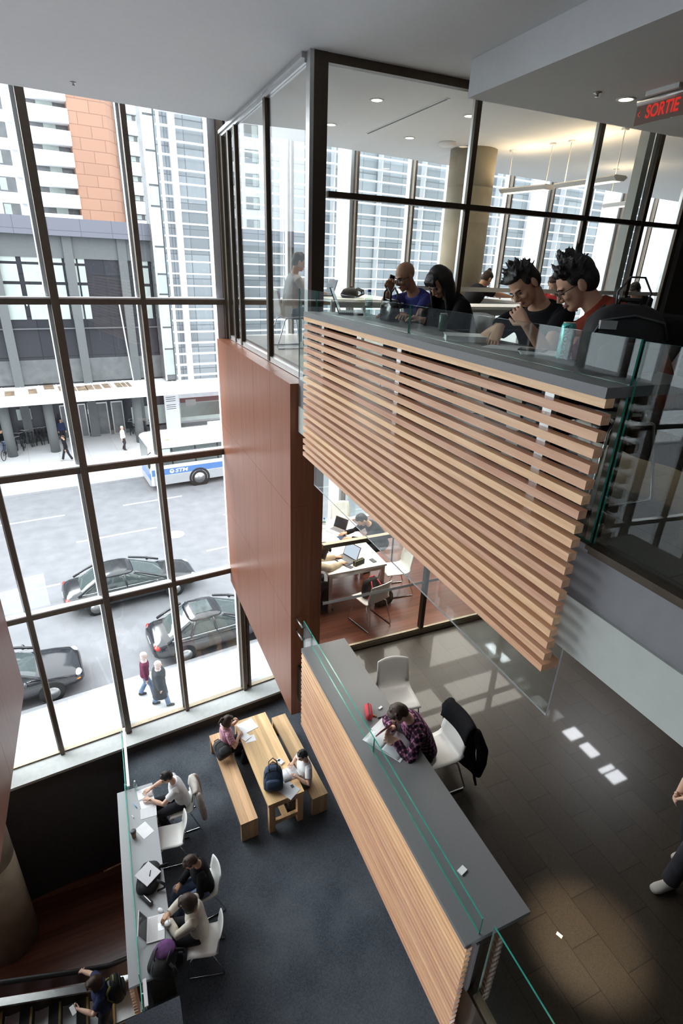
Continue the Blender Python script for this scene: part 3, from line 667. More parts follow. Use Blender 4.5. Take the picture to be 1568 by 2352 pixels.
# ---------------------------------------------------------------- fixtures
M['glow'] = emit('warm lamp glow', (1.0, .82, .58), 6); M['glowup'] = emit('warm tube glow', (1.0, .74, .45), 22); M['glowcool'] = emit('cool diffuser', (.93, .96, 1.0), 34); M['glowsoft'] = emit('warm diffuser', (1.0, .86, .66), 1.6)
M['signred'] = emit('red sign letters', (1.0, .06, .045), .36)
def downlight(x, y, z, label, grp, e=42, cone=95, soft=.05, lc=(1, .80, .56)):
    o = thing('downlight', label, 'ceiling light', (x, y, z), 0, grp)
    MB().lathe([(.085, -.004), (.085, .0), (.062, .0), (.062, -.006), (.085, -.006), (.085, -.004)], (0, 0, 0), 24, cap=False).build('trim_ring', M['white'], o)
    MB().lathe([(.061, -.003), (.001, -.003)], (0, 0, 0), 24, cap=False).build('lamp', M['glow'], o)
    l = bpy.data.lights.new('downlight_lamp', 'SPOT'); l.energy = e; l.color = lc; l.spot_size = RD(cone); l.spot_blend = .7; l.shadow_soft_size = soft
    lo = bpy.data.objects.new('downlight_beam', l); COL.objects.link(lo); lo.parent = o; lo.location = (0, 0, -.03); return o
for x, y, w_ in ((3.35, 6.9, 'nearest the bronze corner post'), (3.35, 8.3, 'far row, beside the glazed side wall'), (4.65, 6.9, 'just left of the middle mullion'), (4.65, 8.4, 'in front of the concrete column')):
    downlight(x, y, 2.93, f'round ceiling light in the glazed room {w_}', 'recessed lights in the glazed room')
downlight(4.7, 2.4, 2.64, 'round recessed light added out of view in the lowered ceiling', 'recessed lights in the lowered ceiling', 110)  # not in view, added to light the upper floor tiles
downlight(4.72, 4.53, 2.64, 'round recessed light in the lowered ceiling beside the exit sign', 'recessed lights in the lowered ceiling')
def added_panel_light(x, y, z, label, e):  # panels added to brighten the middle room and the floor by its partition
    o = thing('ceiling_light', label, 'ceiling light', (x, y, z), 0, 'added luminous panels in the middle room')
    MB().box(-.78, .78, -.53, .53, -.03, -.001).build('frame', M['white'], o); MB().box(-.74, .74, -.49, .49, -.034, -.0301).build('diffuser', M['glowsoft'], o)
    l = bpy.data.lights.new('added_panel_lamp', 'AREA'); l.shape = 'RECTANGLE'; l.size = 1.46; l.size_y = .96; l.energy = e; l.color = (1, .94, .86)
    lo = bpy.data.objects.new('added_panel_beam', l); COL.objects.link(lo); lo.parent = o; lo.location = (0, 0, -.045)
for x in (3.3, 5.1, 6.9):
    for y in (7.2, 8.8): added_panel_light(x, y, -.613, f"added luminous panel in the middle room ceiling, {'window' if y > 8 else 'partition'} row, {['above the tables', 'second from the panelled wall', 'third from the panelled wall'][(3.3, 5.1, 6.9).index(x)]}", 34)
downlight(3.3, 4.4, -.613, 'added recessed light under the upper slab near the sideways white chair', 'added lights under the upper slab', 60, 70, .12, (1, .94, .86))  # lamp added to brighten the corridor tiles and the empty chair
downlight(.3, 5.2, -8.605, 'round recessed light under the carpeted floor above the escalator foot', 'recessed lights over the lowest floor', 90, 110)
for x, y, a, b_, w_ in ((8.1, 8.2, .12, .35, 'deep in the middle room, behind the third panel'), (7.92, 5.52, .17, .13, 'in the corridor nearest the glazed partition'), (7.92, 5.08, .12, .16, 'in the corridor between two squarer ones'), (7.88, 4.62, .17, .05, 'slim one in the corridor'), (7.9, 4.42, .17, .11, 'in the corridor farthest from the partition')):
    o = thing('ceiling_light', f'rectangular white ceiling light {w_}', 'ceiling light', (x, y, -.613), 0, 'white ceiling lights mirrored in the dark tiles')
    MB().box(-a-.02, a+.02, -b_-.02, b_+.02, -.012, -.001).build('frame', M['white'], o); MB().box(-a, a, -b_, b_, -.016, -.0121).build('diffuser', M['glowcool'], o)
o = thing('downlight', 'round recessed light under the upper slab above the lit patch of dark tiles', 'ceiling light', (3.18, 1.56, -.613))
MB().lathe([(.085, -.004), (.085, .0), (.062, .0), (.062, -.006), (.085, -.006), (.085, -.004)], (0, 0, 0), 24, cap=False).build('trim_ring', M['white'], o); MB().lathe([(.061, -.003), (.001, -.003)], (0, 0, 0), 24, cap=False).build('lamp', M['glow'], o)
l = bpy.data.lights.new('downlight_lamp', 'SPOT'); l.energy = 420; l.color = (1, .82, .58); l.spot_size = RD(20); l.spot_blend = .9; l.shadow_soft_size = .05
lo = bpy.data.objects.new('downlight_beam', l); COL.objects.link(lo); lo.parent = o; lo.location = (0, 0, -.03)
def sensor(x, y, z, label, nm='ceiling_sprinkler', cat='sprinkler'):
    MB().lathe([(.035, 0), (.034, -.008), (.014, -.012), (.013, -.03), (.02, -.033), (.001, -.034)], (x, y, z), 16).build(nm, M['alu'], None, label=label, cat=cat)
sensor(4.35, 4.51, 2.64, 'small sprinkler head in the lowered ceiling left of the recessed light'); sensor(.14, 8.1, 2.93, 'small sprinkler head alone in the atrium ceiling')
MB().lathe([(.14, 0), (.14, -.02), (.10, -.05), (.001, -.052)], (5.29, 8.35, 2.93), 24).build('ceiling_diffuser', M['white'], None, label='round white air diffuser in the room ceiling left of the concrete column', cat='vent')
o = thing('slot_diffuser', 'long thin black air slot in the glazed room ceiling', 'vent', (4.0, 7.45, 2.93), 0)
MB().box(-.03, .03, -1.05, 1.05, -.006, -.001).build('frame', M['white'], o); MB().box(-.013, .013, -1.03, 1.03, -.009, -.0061).build('slot', M['black'], o)
def pendant(a, b, label):
    a, b = V(a), V(b); d = b - a; L = d.length; o = thing('pendant_light', label, 'pendant light', (a + b)/2, math.atan2(d.y, d.x), 'pendant lights in the glazed room')
    prof = [(-.13, 0), (-.075, -.045), (.075, -.045), (.13, 0), (.10, .02), (-.10, .02)]
    MB().prism(prof, -L/2, L/2, 'x').build('housing', M['white'], o)
    MB().box(-L/2+.05, L/2-.05, -.07, .07, -.049, -.0455).build('diffuser', M['glowsoft'], o); MB().box(-L/2+.1, L/2-.1, -.05, .05, .0205, .026).build('tube', M['glowup'], o)
    for x in (-L*.42, L*.42): MB().tube([(x, 0, .02), (x, 0, 2.93 - a.z)], .006, 6).build('hanger', M['white'], o)
    for x in (-L*.42, L*.42): MB().lathe([(.05, 2.93-a.z-.02), (.05, 2.93-a.z)], (x, 0, 0), 14).build('canopy', M['white'], o)
pz = 2.38
pendant(at(1157, 438, z=pz), at(1262, 427, z=pz), 'left of the pendant lights with the slim white boat shaped housing')
pendant(at(1285, 426, z=pz), at(1425, 406, z=pz), 'middle pendant light, the largest of the three, crossing the second mullion')
pendant(at(1393, 472, z=2.36), at(1452, 465, z=2.36), 'small far pendant light low beside the end wall of the room')
# exit sign
ex = thing('exit_sign', 'red lettered SORTIE exit sign on a clear panel hung from the lowered ceiling', 'sign', at(1525, 204, z=2.64) + V((0, -.03, 0)), 0)
MB().box(-.06, .06, -.16, .16, -.035, 0).build('mount', M['white'], ex, bevel=.008)
MB().tube([(0, .27, -.055), (0, -.42, -.055)], .024, 14).build('housing', M['alu'], ex)
MB().box(-.004, .004, -.42, .27, -.225, -.07).build('panel', glass_mat('sign acrylic', (.80, .68, .66), 1.5), ex)
text_mesh('lettering', 'SORTIE', .135, M['signred'], ex, frameM(V((-.008, .0, -.145)), (0, -1, 0), (0, 0, 1)), .001, .74, bold=.003)
mb = MB()
for y, s in ((.235, 1), (-.235, -1)): mb.tube([(-.008, y-.012*s, -.125), (-.008, y+.010*s, -.145), (-.008, y-.012*s, -.165)], .003, 4)
mb.build('arrows', M['signred'], ex)

# ---------------------------------------------------------------- chairs
def chair_parts(root, mat):
    pr_ = [(.22, .425), (.20, .443), (.12, .447), (0, .440), (-.10, .438), (-.165, .450), (-.205, .485), (-.225, .54), (-.24, .62), (-.257, .72), (-.275, .80), (-.285, .835)]
    grid = []
    for i, (y, z) in enumerate(pr_):
        w = .215 if i < 6 else .215 - .018*(i-6)/5; row = []
        for j in range(9):
            t = -1 + j/4; dy = (.035*t*t if i > 6 else 0); dz = (.012*t*t if i <= 6 else 0) + (-.02*t*t if i == len(pr_)-1 else 0)
            row.append(V((t*w, y + dy, z + dz)))
        grid.append(row)
    MB().sheet(grid, .011).build('seat_shell', mat, root)
    for s in (-1, 1):
        x = s*.205
        MB().tube([(s*.15, .12, .432), (x-.01*s, .14, .42), (x, .17, .39), (x+s*.02, .235, .03), (x+s*.02, .225, .011), (x+s*.02, -.26, .011), (x+s*.02, -.275, .03), (x, -.15, .40), (s*.15, -.10, .428)], .0095, 8).build('sled_leg', M['chrome'], root)
    MB().tube([(-.16, .12, .428), (.16, .12, .428)], .009, 8).tube([(-.16, -.10, .424), (.16, -.10, .424)], .009, 8).build('cross_bar', M['chrome'], root)
chair0 = thing('shell_chair', '', 'chair', (0, 0, 0)); chair_parts(chair0, M['chairwhite']); used = []
def chair(x, y, z, rz, label, group):
    if not used: used.append(1); chair0.location = (x, y, z); chair0.rotation_euler = (0, 0, rz); chair0['label'] = label; chair0['group'] = group; return chair0
    return dup(chair0, (x, y, z), rz, label, group)
R90 = pi/2
G2, G3, G3R, G4 = 'white chairs on the carpeted floor', 'white chairs at the middle desk', 'white chairs in the middle room', 'white chairs on the upper floor'
chair(.26, 7.08, -8.19, R90, 'white shell chair under the man in the white shirt, a jacket over its back', G2)
chair(.03, 6.55, -8.19, R90 - .12, 'empty white shell chair pulled up to the low grey desk', G2)
chair(.37, 5.52, -8.19, R90 + .1, 'white shell chair under the woman in the black jacket', G2)
chair(.26, 4.78, -8.19, R90 - .25, 'white shell chair under the woman in the cream sweater', G2)
chair(2.78, 3.42, -4.03, R90, 'white shell chair under the reader in the plaid shirt', G3)
chair(2.78, 4.28, -4.03, pi - .15, 'empty white shell chair turned sideways beside the middle desk', G3)
chair(3.42, 6.35, -4.03, .25, 'white shell chair with its back to the glazed partition', G3R)
chair(4.22, 7.0, -4.03, R90 - .1, 'white shell chair at the right end of the near table in the middle room', G3R)
chair(2.62, 7.1, -4.03, -R90, 'white shell chair under the person in the beige sweater', G3R)
chair(4.1, 8.95, -4.03, pi, 'white shell chair at the far end of the second table in the middle room', G3R)
chair(2.84, 4.72, 0, R90, 'white chair under the man in the blue T shirt', G4); chair(2.84, 4.08, 0, R90, 'white chair under the woman with long black hair', G4)
chair(2.88, 3.02, 0, R90 + .2, 'white chair under the young man in the black T shirt', G4)
chair(2.72, 8.2, 0, -R90, 'white chair under the man behind the glazed side wall', G4)
# chair with sleeve bar at the frame's right edge
sc_ = thing('swivel_arm_chair', 'pale chair under the man in the rust sweater, a black coat over its back', 'chair', (2.50, 2.10, 0), R90)
chair_parts(sc_, M['chairwhite'])
sc_.scale = (1, 1, 1.14); p = V((-.235, -.16, .45)); MB().tube([p + V((0, .12, 0)), p + V((0, -.16, 0))], .022, 12).build('sleeve_bar', M['black'], sc_); MB().lathe([(.03, -.006), (.03, .006)], (0, 0, 0), 16, Matrix.Translation(p + V((0, .127, 0))) @ Matrix.Rotation(pi/2, 4, 'X')).build('end_cap', M['alu'], sc_)

# ---------------------------------------------------------------- picnic table and benches
RT = RD(3.6)
t = thing('picnic_table', 'long fir picnic table between the two benches', 'table', (1.93, 7.33, -8.19), RT)
MB().box(-.34, .34, -1.04, 1.04, .69, .75).build('tabletop', M['fir'], t, bevel=.004, seg=1)
for y in (-.99, .99):
    for x in (-.27, .27): MB().box(x-.055, x+.055, y-.045, y+.045, 0, .69).build('leg', M['fir'], t, bevel=.003, seg=1)
    MB().box(-.215, .215, y-.03, y+.03, .16, .25).build('end_rail', M['fir'], t); MB().box(-.215, .215, y-.03, y+.03, .60, .69).build('top_rail', M['fir'], t)
MB().box(-.05, .05, -.96, .96, .17, .24).build('stretcher', M['fir'], t)
for x, lab in ((1.255, 'fir bench on the left of the picnic table, a grey backpack on it'), (2.585, 'fir bench on the right of the picnic table beside the slats')):
    b = thing('bench', lab, 'bench', (x, 7.40, -8.19), RT, 'fir benches')
    MB().box(-.155, .155, -1.08, 1.08, .39, .45).build('seat', M['fir'], b, bevel=.004, seg=1)
    for y in (-1.05, 1.05): MB().box(-.15, .15, y-.03, y+.03, 0, .39).build('leg', M['fir'], b)
    MB().box(-.04, .04, -1.02, 1.02, .14, .24).build('stretcher', M['fir'], b)

# ---------------------------------------------------------------- low desk with guard rail on the carpeted floor
d = thing('low_desk', 'long pale grey desk along the edge of the carpeted floor', 'desk', (-.745, 4.44, -7.44))
MB().box(0, .59, 0, 3.05, -.045, 0).build('desktop', M['counterlight'], d, bevel=.002, seg=1)
for y in (.06, 1.5, 2.95): MB().box(.24, .55, y, y+.04, -.75, -.045).build('desk_support', M['bronze'], d)
b = thing('slatted_balustrade', 'slatted fir screen under the low grey desk seen end on', 'balustrade', (-.745, 4.46, -7.44), 0, 'slatted balustrades')
for k in range(13): MB().box(0, .05, 0, 3.0, -.10 - .0722*k, -.06 - .0722*k).build('slat', M['slat'], b)
for y in (.3, 1.5, 2.7): MB().box(.051, .085, y-.03, y+.03, -1.0, -.05).build('upright', M['bronze'], b)
gr = thing('guard_rail', 'glass guard with a white top rail from the window to the low grey desk', 'guard', (-.60, 7.5, -8.19))
glass_box('glass_panel', -.006, .006, .01, 1.42, .02, .80, [M['guard'], M['edge']], gr, 'x'); MB().box(.03, .075, 0, 1.42, .80, .83).build('top_rail', M['finwhite'], gr)
for y in (.12, 1.25): MB().tube([(0, y, .74), (.05, y, .74), (.05, y, .80)], .008, 6).build('rail_bracket', M['alu'], gr)
gr = thing('guard_rail', 'glass guard with a white top rail below the near end of the low grey desk', 'guard', (-.60, 4.12, -8.19))
glass_box('glass_panel', -.006, .006, .0, .30, .02, .80, [M['guard'], M['edge']], gr, 'x'); MB().box(.03, .075, 0, .31, .80, .83).build('top_rail', M['finwhite'], gr); MB().tube([(0, .2, .74), (.05, .2, .74), (.05, .2, .80)], .008, 6).build('rail_bracket', M['alu'], gr)
glass_box('glass_panel', -.006, .006, .33, 3.37, .755, .93, [M['guard'], M['edge']], gr, 'x')
struct(MB().box(-.80, -.15, 2.4, 4.06, -8.6, -7.33), 'wall_carpeted_block', M['carpet'])

# ---------------------------------------------------------------- escalator
es = thing('escalator', 'escalator with black handrails rising to the left on the lowest floor', 'escalator', (-1.3, 5.9, -11.2))
zx = lambda x: max(0, -x*.5)
mb = MB()
for k in range(14): mb.box(-.4*(k+1), -.4*k-.004, -.42, .42, .2*k, .2*k+.2)
mb.build('steps', plain('grooved step metal', (.50, .52, .53), .4, .3), es)
mb = MB()
for k in range(14): mb.box(-.4*k-.0035, -.4*k+.002, -.42, .42, .2*k+.02, .2*k+.18)
mb.build('risers', plain('dark riser metal', (.03, .028, .026), .5, .2), es)
mb = MB()
for k in range(14): mb.box(-.4*k-.035, -.4*k-.005, -.42, .42, .2*k+.2, .2*k+.204)
mb.build('step_edges', plain('yellow step edge', (.26, .17, .04), .6), es)
mb = MB()
for k in range(14): mb.box(-.4*k-.19, -.4*k-.036, -.42, .42, .2*k+.2, .2*k+.203)
mb.build('tread_bands', M['tyre'], es)
MB().box(.0, 1.1, -.5, .5, .0, .012).build('comb_plate', M['alu'], es)
for s in (-1, 1):
    y = s*.47
    MB().prism([(.75, .25), (-5.6, 2.95+.2), (-5.6, 2.8+.95), (-.1, .98), (.75, .93)], y-.01, y+.01, 'y').build('side_panel', plain('pinkish side panel', (.20, .12, .12), .25, .3), es)
    MB().tube([(.8, y, .93), (.0, y, .95), (-.4, y, 1.12), (-5.6, y, 3.72)], .042, 10, squash=.7).build('handrail', M['black'], es)
    MB().loft([[V((x, y + a, z + b)) for a, b in ((-.06, 0), (.06, 0), (.06, .05), (-.06, .05))] for x, z in ((.8, .34), (0, .36), (-.4, .53), (-5.6, 3.12))], smooth=False).build('inner_deck', M['alu'], es)
    MB().loft([[V((x, s*.44 + a, z + b)) for a, b in ((-.02, 0), (.02, 0), (.02, .30), (-.02, .30))] for x, z in ((.8, .03), (0, .05), (-.4, .22), (-5.6, 2.81))], smooth=False).build('skirt', M['bronze'], es)
st = at(238, 2002, z=-11.2); so = at(280, 1982, z=-11.2)
MB().tube([st, st.lerp(so, 1.8)], .02, 6).build('floor_batten', M['fir'], None, label='thin wooden batten lying on the dark lowest floor below the low desk', cat='batten')
# ---------------------------------------------------------------- people
M['skin'] = plain('skin', (.56, .33, .22), .55, var=.05, scale=9, spec=.3)
M['skin2'] = plain('tan skin', (.46, .25, .155), .5, var=.05, scale=9, spec=.35)
M['skinpale'] = plain('pale skin', (.66, .42, .31), .55, var=.05, scale=9, spec=.3)
M['hair'] = plain('black hair', (.012, .010, .009), .5, var=.4, scale=80, bump=.5, bscale=120)
M['hairbrown'] = plain('dark brown hair', (.045, .022, .013), .5, var=.4, scale=80, bump=.5, bscale=120)
M['lips'] = plain('lips', (.42, .17, .14), .5); M['eyewhite'] = plain('eye white', (.75, .72, .68), .3); M['iris'] = plain('dark iris', (.02, .012, .01), .2)
M['jeans'] = plain('blue jeans', (.12, .17, .27), .9, var=.25, scale=9, bump=.3)
M['darktrousers'] = plain('dark trousers', (.016, .016, .022), .9, var=.3, bump=.3)
M['greytrousers'] = plain('grey trousers', (.10, .095, .085), .9, var=.2, bump=.3)
M['shoe'] = plain('dark shoe', (.02, .018, .017), .6); M['shoepale'] = plain('pale trainer', (.45, .43, .40), .7)

def remeshed(mb, name, mat, vox, smooth=4, extra=None, parent=None):
    me = mb.mesh(name + '_raw'); o = bpy.data.objects.new(name + '_raw', me); COL.objects.link(o)
    r = o.modifiers.new('r', 'REMESH'); r.mode = 'VOXEL'; r.voxel_size = vox; r.use_smooth_shade = True
    s = o.modifiers.new('s', 'SMOOTH'); s.factor = .5; s.iterations = smooth
    bpy.context.view_layer.update()
    m2 = bpy.data.meshes.new_from_object(o.evaluated_get(bpy.context.evaluated_depsgraph_get())); m2.name = name
    bpy.data.objects.remove(o); bpy.data.meshes.remove(me)
    if extra is not None:
        bm = extra.bm; bmesh.ops.recalc_face_normals(bm, faces=bm.faces[:]); bm.from_mesh(m2); bm.to_mesh(m2); bm.free()
        for p in m2.polygons: p.use_smooth = True
    m2.materials.clear(); m2.materials.append(mat)
    return link(bpy.data.objects.new(name, m2), parent)
def rotv(yaw, pitch, roll):
    """head/torso frame: columns right, forward, up (facing +y); pitch>0 looks down, yaw>0 turns to own left, roll>0 tilts to own right"""
    return Matrix.Rotation(RD(yaw), 3, 'Z') @ Matrix.Rotation(RD(-pitch), 3, 'X') @ Matrix.Rotation(RD(roll), 3, 'Y')
def ik(a, t, l1, l2, hint):
    d = t - a; L = min(d.length, (l1 + l2) * .998); d = d.normalized()
    x = (l1*l1 - l2*l2 + L*L) / (2*L); h = math.sqrt(max(l1*l1 - x*x, 0))
    p = V(hint) - d * (V(hint) @ d); p = p.normalized() if p.length > 1e-6 else d.orthogonal().normalized()
    return a + d*x + p*h, a + d*L
class Fig: pass
def solve(hip, lean=8, side=0, twist=0, head=(0, 15, 0), hands=None, elbows=None, feet=None, knees=None, k=1.0, curve=1.0, shw=1.0):
    f = Fig(); f.k = k; H = V(hip); f.H = H
    A = rotv(0, lean*.55, side*.5); B = rotv(twist*.5, lean, side); Cc = rotv(twist, lean*(1 + .25*curve), side*1.1); f.A, f.B, f.C = A, B, Cc
    f.W = H + A @ V((0, 0, .17*k)); f.X = f.W + B @ V((0, 0, .17*k)); f.S = f.X + Cc @ V((0, 0, .135*k))
    f.Hr = rotv(twist + head[0], head[1] + lean*.6, side*.6 + head[2])
    nd = (Cc @ V((0, 0, 1)) * .5 + rotv(twist + head[0]*.5, lean*.6 + head[1]*.6, side*.6 + head[2]*.6) @ V((0, 0, 1)) * .5).normalized()
    f.N = f.S + Cc @ V((0, -.01*k, .035*k)); f.Q = f.N + nd * .085 * k
    f.hd = f.Q + f.Hr @ V((0, .022*k, .085*k))
    f.sh, f.el, f.wr, f.hip2, f.kn, f.an = {}, {}, {}, {}, {}, {}
    for sg, n_ in ((1, 'R'), (-1, 'L')):
        f.sh[n_] = f.S + Cc @ V((sg*.165*k*shw, 0, -.045*k))
        t = (hands or {}).get(n_); t = V(t) if t is not None else f.sh[n_] + V((sg*.06*k, .04*k, -.54*k))
        e = (elbows or {}).get(n_, (sg*.6, -.5, -.6))
        f.el[n_], f.wr[n_] = ik(f.sh[n_], t, .285*k, .25*k, e)
        f.hip2[n_] = H + V((sg*.092*k, 0, -.03*k))
        t = (feet or {}).get(n_); t = V(t) if t is not None else V((sg*.1*k, .0, .075*k))
        f.kn[n_], f.an[n_] = ik(f.hip2[n_], t, .42*k, .42*k, (knees or {}).get(n_, (sg*.12, 1, .25)))
    return f
def ell_ring(c, R, rx, ry, n=20, e=2.4):
    return [c + R @ V((x, y, 0)) for x, y in sup(0, 0, rx, ry, n, e)]
def torso(mb, f, inf=0.0, lo=-1.0, girl=False, hi=True):
    k = f.k; i = inf; w = .92 if girl else 1.0; rings = []
    if lo < 0: rings.append(ell_ring(f.H + f.A @ V((0, 0, -.10*k)), f.A, (.12+i)*k, (.085+i)*k)); 
    rings += [ell_ring(f.H + f.A @ V((0, .0, max(lo, -.04)*k)), f.A, (.160+i)*k, (.112+i)*k), ell_ring(f.H*.45 + f.W*.55, f.A, (.148*w+i)*k, (.105+i)*k), ell_ring(f.W, f.B, (.140*w+i)*k, (.10+i)*k),
              ell_ring(f.W*.45 + f.X*.55 + f.B @ V((0, .012*k, 0)), f.B, (.158*w+i)*k, (.112+i)*k), ell_ring(f.X + f.C @ V((0, .01*k, .03*k)), f.C, (.172*w+i)*k, (.112+i)*k),
              ell_ring(f.S + f.C @ V((0, 0, -.05*k)), f.C, (.160*w+i)*k, (.088+i)*k), ell_ring(f.S + f.C @ V((0, -.008*k, -.005*k)), f.C, (.120*w+i)*k, (.07+i)*k), ell_ring(f.S + f.C @ V((0, -.01*k, .025*k)), f.C, (.075*w+i)*k, (.058+i)*k)]
    if hi: rings.append(ell_ring(f.N + f.C @ V((0, -.005*k, .015*k)), f.C, (.06+i*.8)*k, (.056+i*.8)*k))
    mb.loft(rings)
def arm(mb, f, s, inf=0, t=2.0, flare=0):
    k = f.k; a, e, w = f.sh[s], f.el[s], f.wr[s]; r = lambda x: (x + inf) * k
    top = a + (f.S - a) * .3 + f.C @ V((0, 0, .012*k))
    if t <= 1: q = a.lerp(e, t); mb.tube([top, a, a.lerp(e, t*.5), q], [r(.04), r(.050), r(.050+flare*.5), r(.046+flare)], 14)
    else: 
        q = e.lerp(w, min(t-1, 1)); mb.tube([top, a, a.lerp(e, .5), e, e.lerp(q, .35), q], [r(.04), r(.050), r(.047), r(.041), r(.042), r(.028 + (2-min(t, 2))*.012 + flare)], 14)
def leg(mb, f, s, inf=0, t=2.0):
    k = f.k; a, e, w = f.hip2[s], f.kn[s], f.an[s]; r = lambda x: (x + inf) * k; q = e.lerp(w, min(t-1, 1))
    mb.tube([a + (f.H - a)*.2, a, a.lerp(e, .5), e, e.lerp(w, .3), q], [r(.07), r(.084), r(.072), r(.055), r(.054), r(.038 + (.02 if inf > .012 else 0))], 16, dome=(inf == 0))
def foot(mb, f, s, inf=0, yaw=0):
    k = f.k; a = f.an[s]; sh = (f.an[s] - f.kn[s]).normalized(); fw = V((sin(RD(-yaw)), cos(RD(-yaw)), 0))
    d = (fw - V((0, 0, 1)) * .0).normalized(); R = Matrix((V((d.y, -d.x, 0)), d, V((0, 0, 1)))).transposed(); b = a + V((0, 0, -.035*k))
    rr = [(-.065, .032, .035, 0), (-.03, .038, .042, .0), (.05, .041, .036, -.008), (.12, .045, .026, -.016), (.165, .036, .018, -.022), (.18, .015, .01, -.024)]
    mb.loft([[b + R @ V((x*k, y0*k, (z + dz)*k)) for x, z in sup(0, 0, rx+inf, rz+inf, 14, 2.2)] for y0, rx, rz, dz in rr])
def hand(mb, ex, f, s, pose=None):
    """pose: dict(dir, palm (direction the palm faces), curl 0..1, spread)"""
    k = f.k; w = f.wr[s]; fa = (f.wr[s] - f.el[s]).normalized(); p = pose or {}
    d = V(p['dir']).normalized() if 'dir' in p else fa; n = V(p.get('palm', (0, 0, -1))); n = (n - d*(n @ d)); n = n.normalized() if n.length > 1e-4 else d.orthogonal().normalized()
    sg = 1 if s == 'R' else -1
    u = d.cross(n) * (-sg)            # towards the thumb side
    curl = p.get('curl', .35); sp = p.get('spread', .10)
    mb.loft([[w + d*(y*k) + u*(x*k) + n*(z*k) for x, z in sup(0, 0, rx, rz, 14, 2.6)] for y, rx, rz in ((-.02, .026, .021), (.01, .030, .021), (.045, .040, .017), (.08, .041, .014), (.092, .036, .010))])
    for i, (off, ln, r) in enumerate(((.030, .070, .0082), (.010, .079, .0086), (-.010, .073, .0082), (-.029, .056, .0072))):
        b = w + d*(.078*k) + u*(off*k); dd = (d + u * (off/.03) * sp).normalized(); pts, rad = [b - dd*.012*k, b], [r*k*1.05]*2; c = curl * (1 + .12*i)
        a = 0; q = b
        for j, fr in enumerate((.45, .32, .25)):
            a += RD(c * (50, 62, 45)[j]); v = dd*cos(a) + n*sin(a); q = q + v*(ln*fr*k); pts.append(q); rad.append(r*k*(.97 - .1*j))
        ex.tube(pts, rad, 8, dome=True)
    b = w + d*(.022*k) + u*(.027*k); v1 = (u*.75 + d*.65 + n*.25).normalized(); v2 = (u*(.25 - .3*curl) + d*.9 + n*(.2 + .5*curl)).normalized()
    ex.tube([b - v1*.01*k, b, b + v1*.036*k, b + v1*.036*k + v2*.030*k, b + v1*.036*k + v2*.052*k], [.013*k, .0125*k, .0105*k, .0092*k, .0075*k], 8, dome=True)
def head_shape(mb, ex, f, detail=True):
    k = f.k; c = f.hd; R = f.Hr; P = lambda x, y, z: c + R @ V((x*k, y*k, z*k))
    mb.tube([f.N + f.C @ V((0, 0, -.03*k)), f.N, f.Q, P(0, -.01, -.03)], [.058*k, .053*k, .052*k, .052*k], 14)
    mb.ell(P(0, -.012, .03), (.074*k, .094*k, .088*k), R, 20, 14); mb.ell(P(0, .022, -.03), (.060*k, .064*k, .085*k), R, 18, 12); mb.ell(P(0, .055, -.088), (.034*k, .032*k, .028*k), R, 14, 8)
    mb.ell(P(0, .074, .018), (.052*k, .016*k, .014*k), R, 12, 8)
    for s in (-1, 1):
        mb.ell(P(s*.036, .062, -.028), (.024*k, .022*k, .024*k), R, 12, 8)
        ex.ell(P(s*.077, -.012, -.012), (.010*k, .021*k, .033*k), R @ Matrix.Rotation(RD(-12*s), 3, 'Z'), 12, 8)
        ex.ell(P(s*.080, -.004, -.012), (.008*k, .010*k, .018*k), R, 10, 6)
    ex.tube([P(0, .080, .016), P(0, .094, -.012), P(0, .104, -.030), P(0, .090, -.040)], [.008*k, .010*k, .0135*k, .010*k], 10, dome=True)
    for s in (-1, 1): ex.ell(P(s*.012, .090, -.034), (.009*k, .010*k, .008*k), R, 8, 6)
def face_parts(o, f, glasses=None):
    k = f.k; R = f.Hr; P = lambda x, y, z: f.hd + R @ V((x*k, y*k, z*k))
    mb = MB()
    for s in (-1, 1): mb.tube([P(s*.014, .089, .016), P(s*.032, .087, .022), P(s*.050, .074, .016)], [.004*k, .005*k, .003*k], 6)
    mb.build('eyebrows', M['hair'], o)
    mb = MB()
    for s in (-1, 1): mb.ell(P(s*.031, .0795, -.002), (.0135*k, .008*k, .0052*k), R, 12, 6)
    mb.build('eyes', M['iris'], o)
    mb = MB(); mb.tube([P(-.022, .083, -.066), P(-.008, .092, -.063), P(.008, .092, -.063), P(.022, .083, -.066)], [.003*k, .0055*k, .0055*k, .003*k], 8); mb.tube([P(-.018, .083, -.071), P(0, .091, -.074), P(.018, .083, -.071)], [.003*k, .006*k, .003*k], 8); mb.build('lips', M['lips'], o)
    if glasses:
        mb = MB()
        for s in (-1, 1):
            c = P(s*.033, .098, -.004); mb.tube([c + R @ V((.026*k*cos(a*pi/10), 0, .017*k*sin(a*pi/10))) for a in range(21)], .0018*k, 6, cap=False)
            mb.tube([P(s*.059, .094, .002), P(s*.078, .05, .004), P(s*.082, -.02, .0)], .002*k, 6)
        mb.tube([P(-.008, .100, .0), P(.008, .100, .0)], .0018*k, 6); g = mb.build('glasses', M['black'], o)
        ml = MB()
        for s in (-1, 1): ml.ell(P(s*.033, .098, -.004), (.025*k, .0012*k, .016*k), R, 14, 6)
        ml.build('lenses', M['glass'], g)
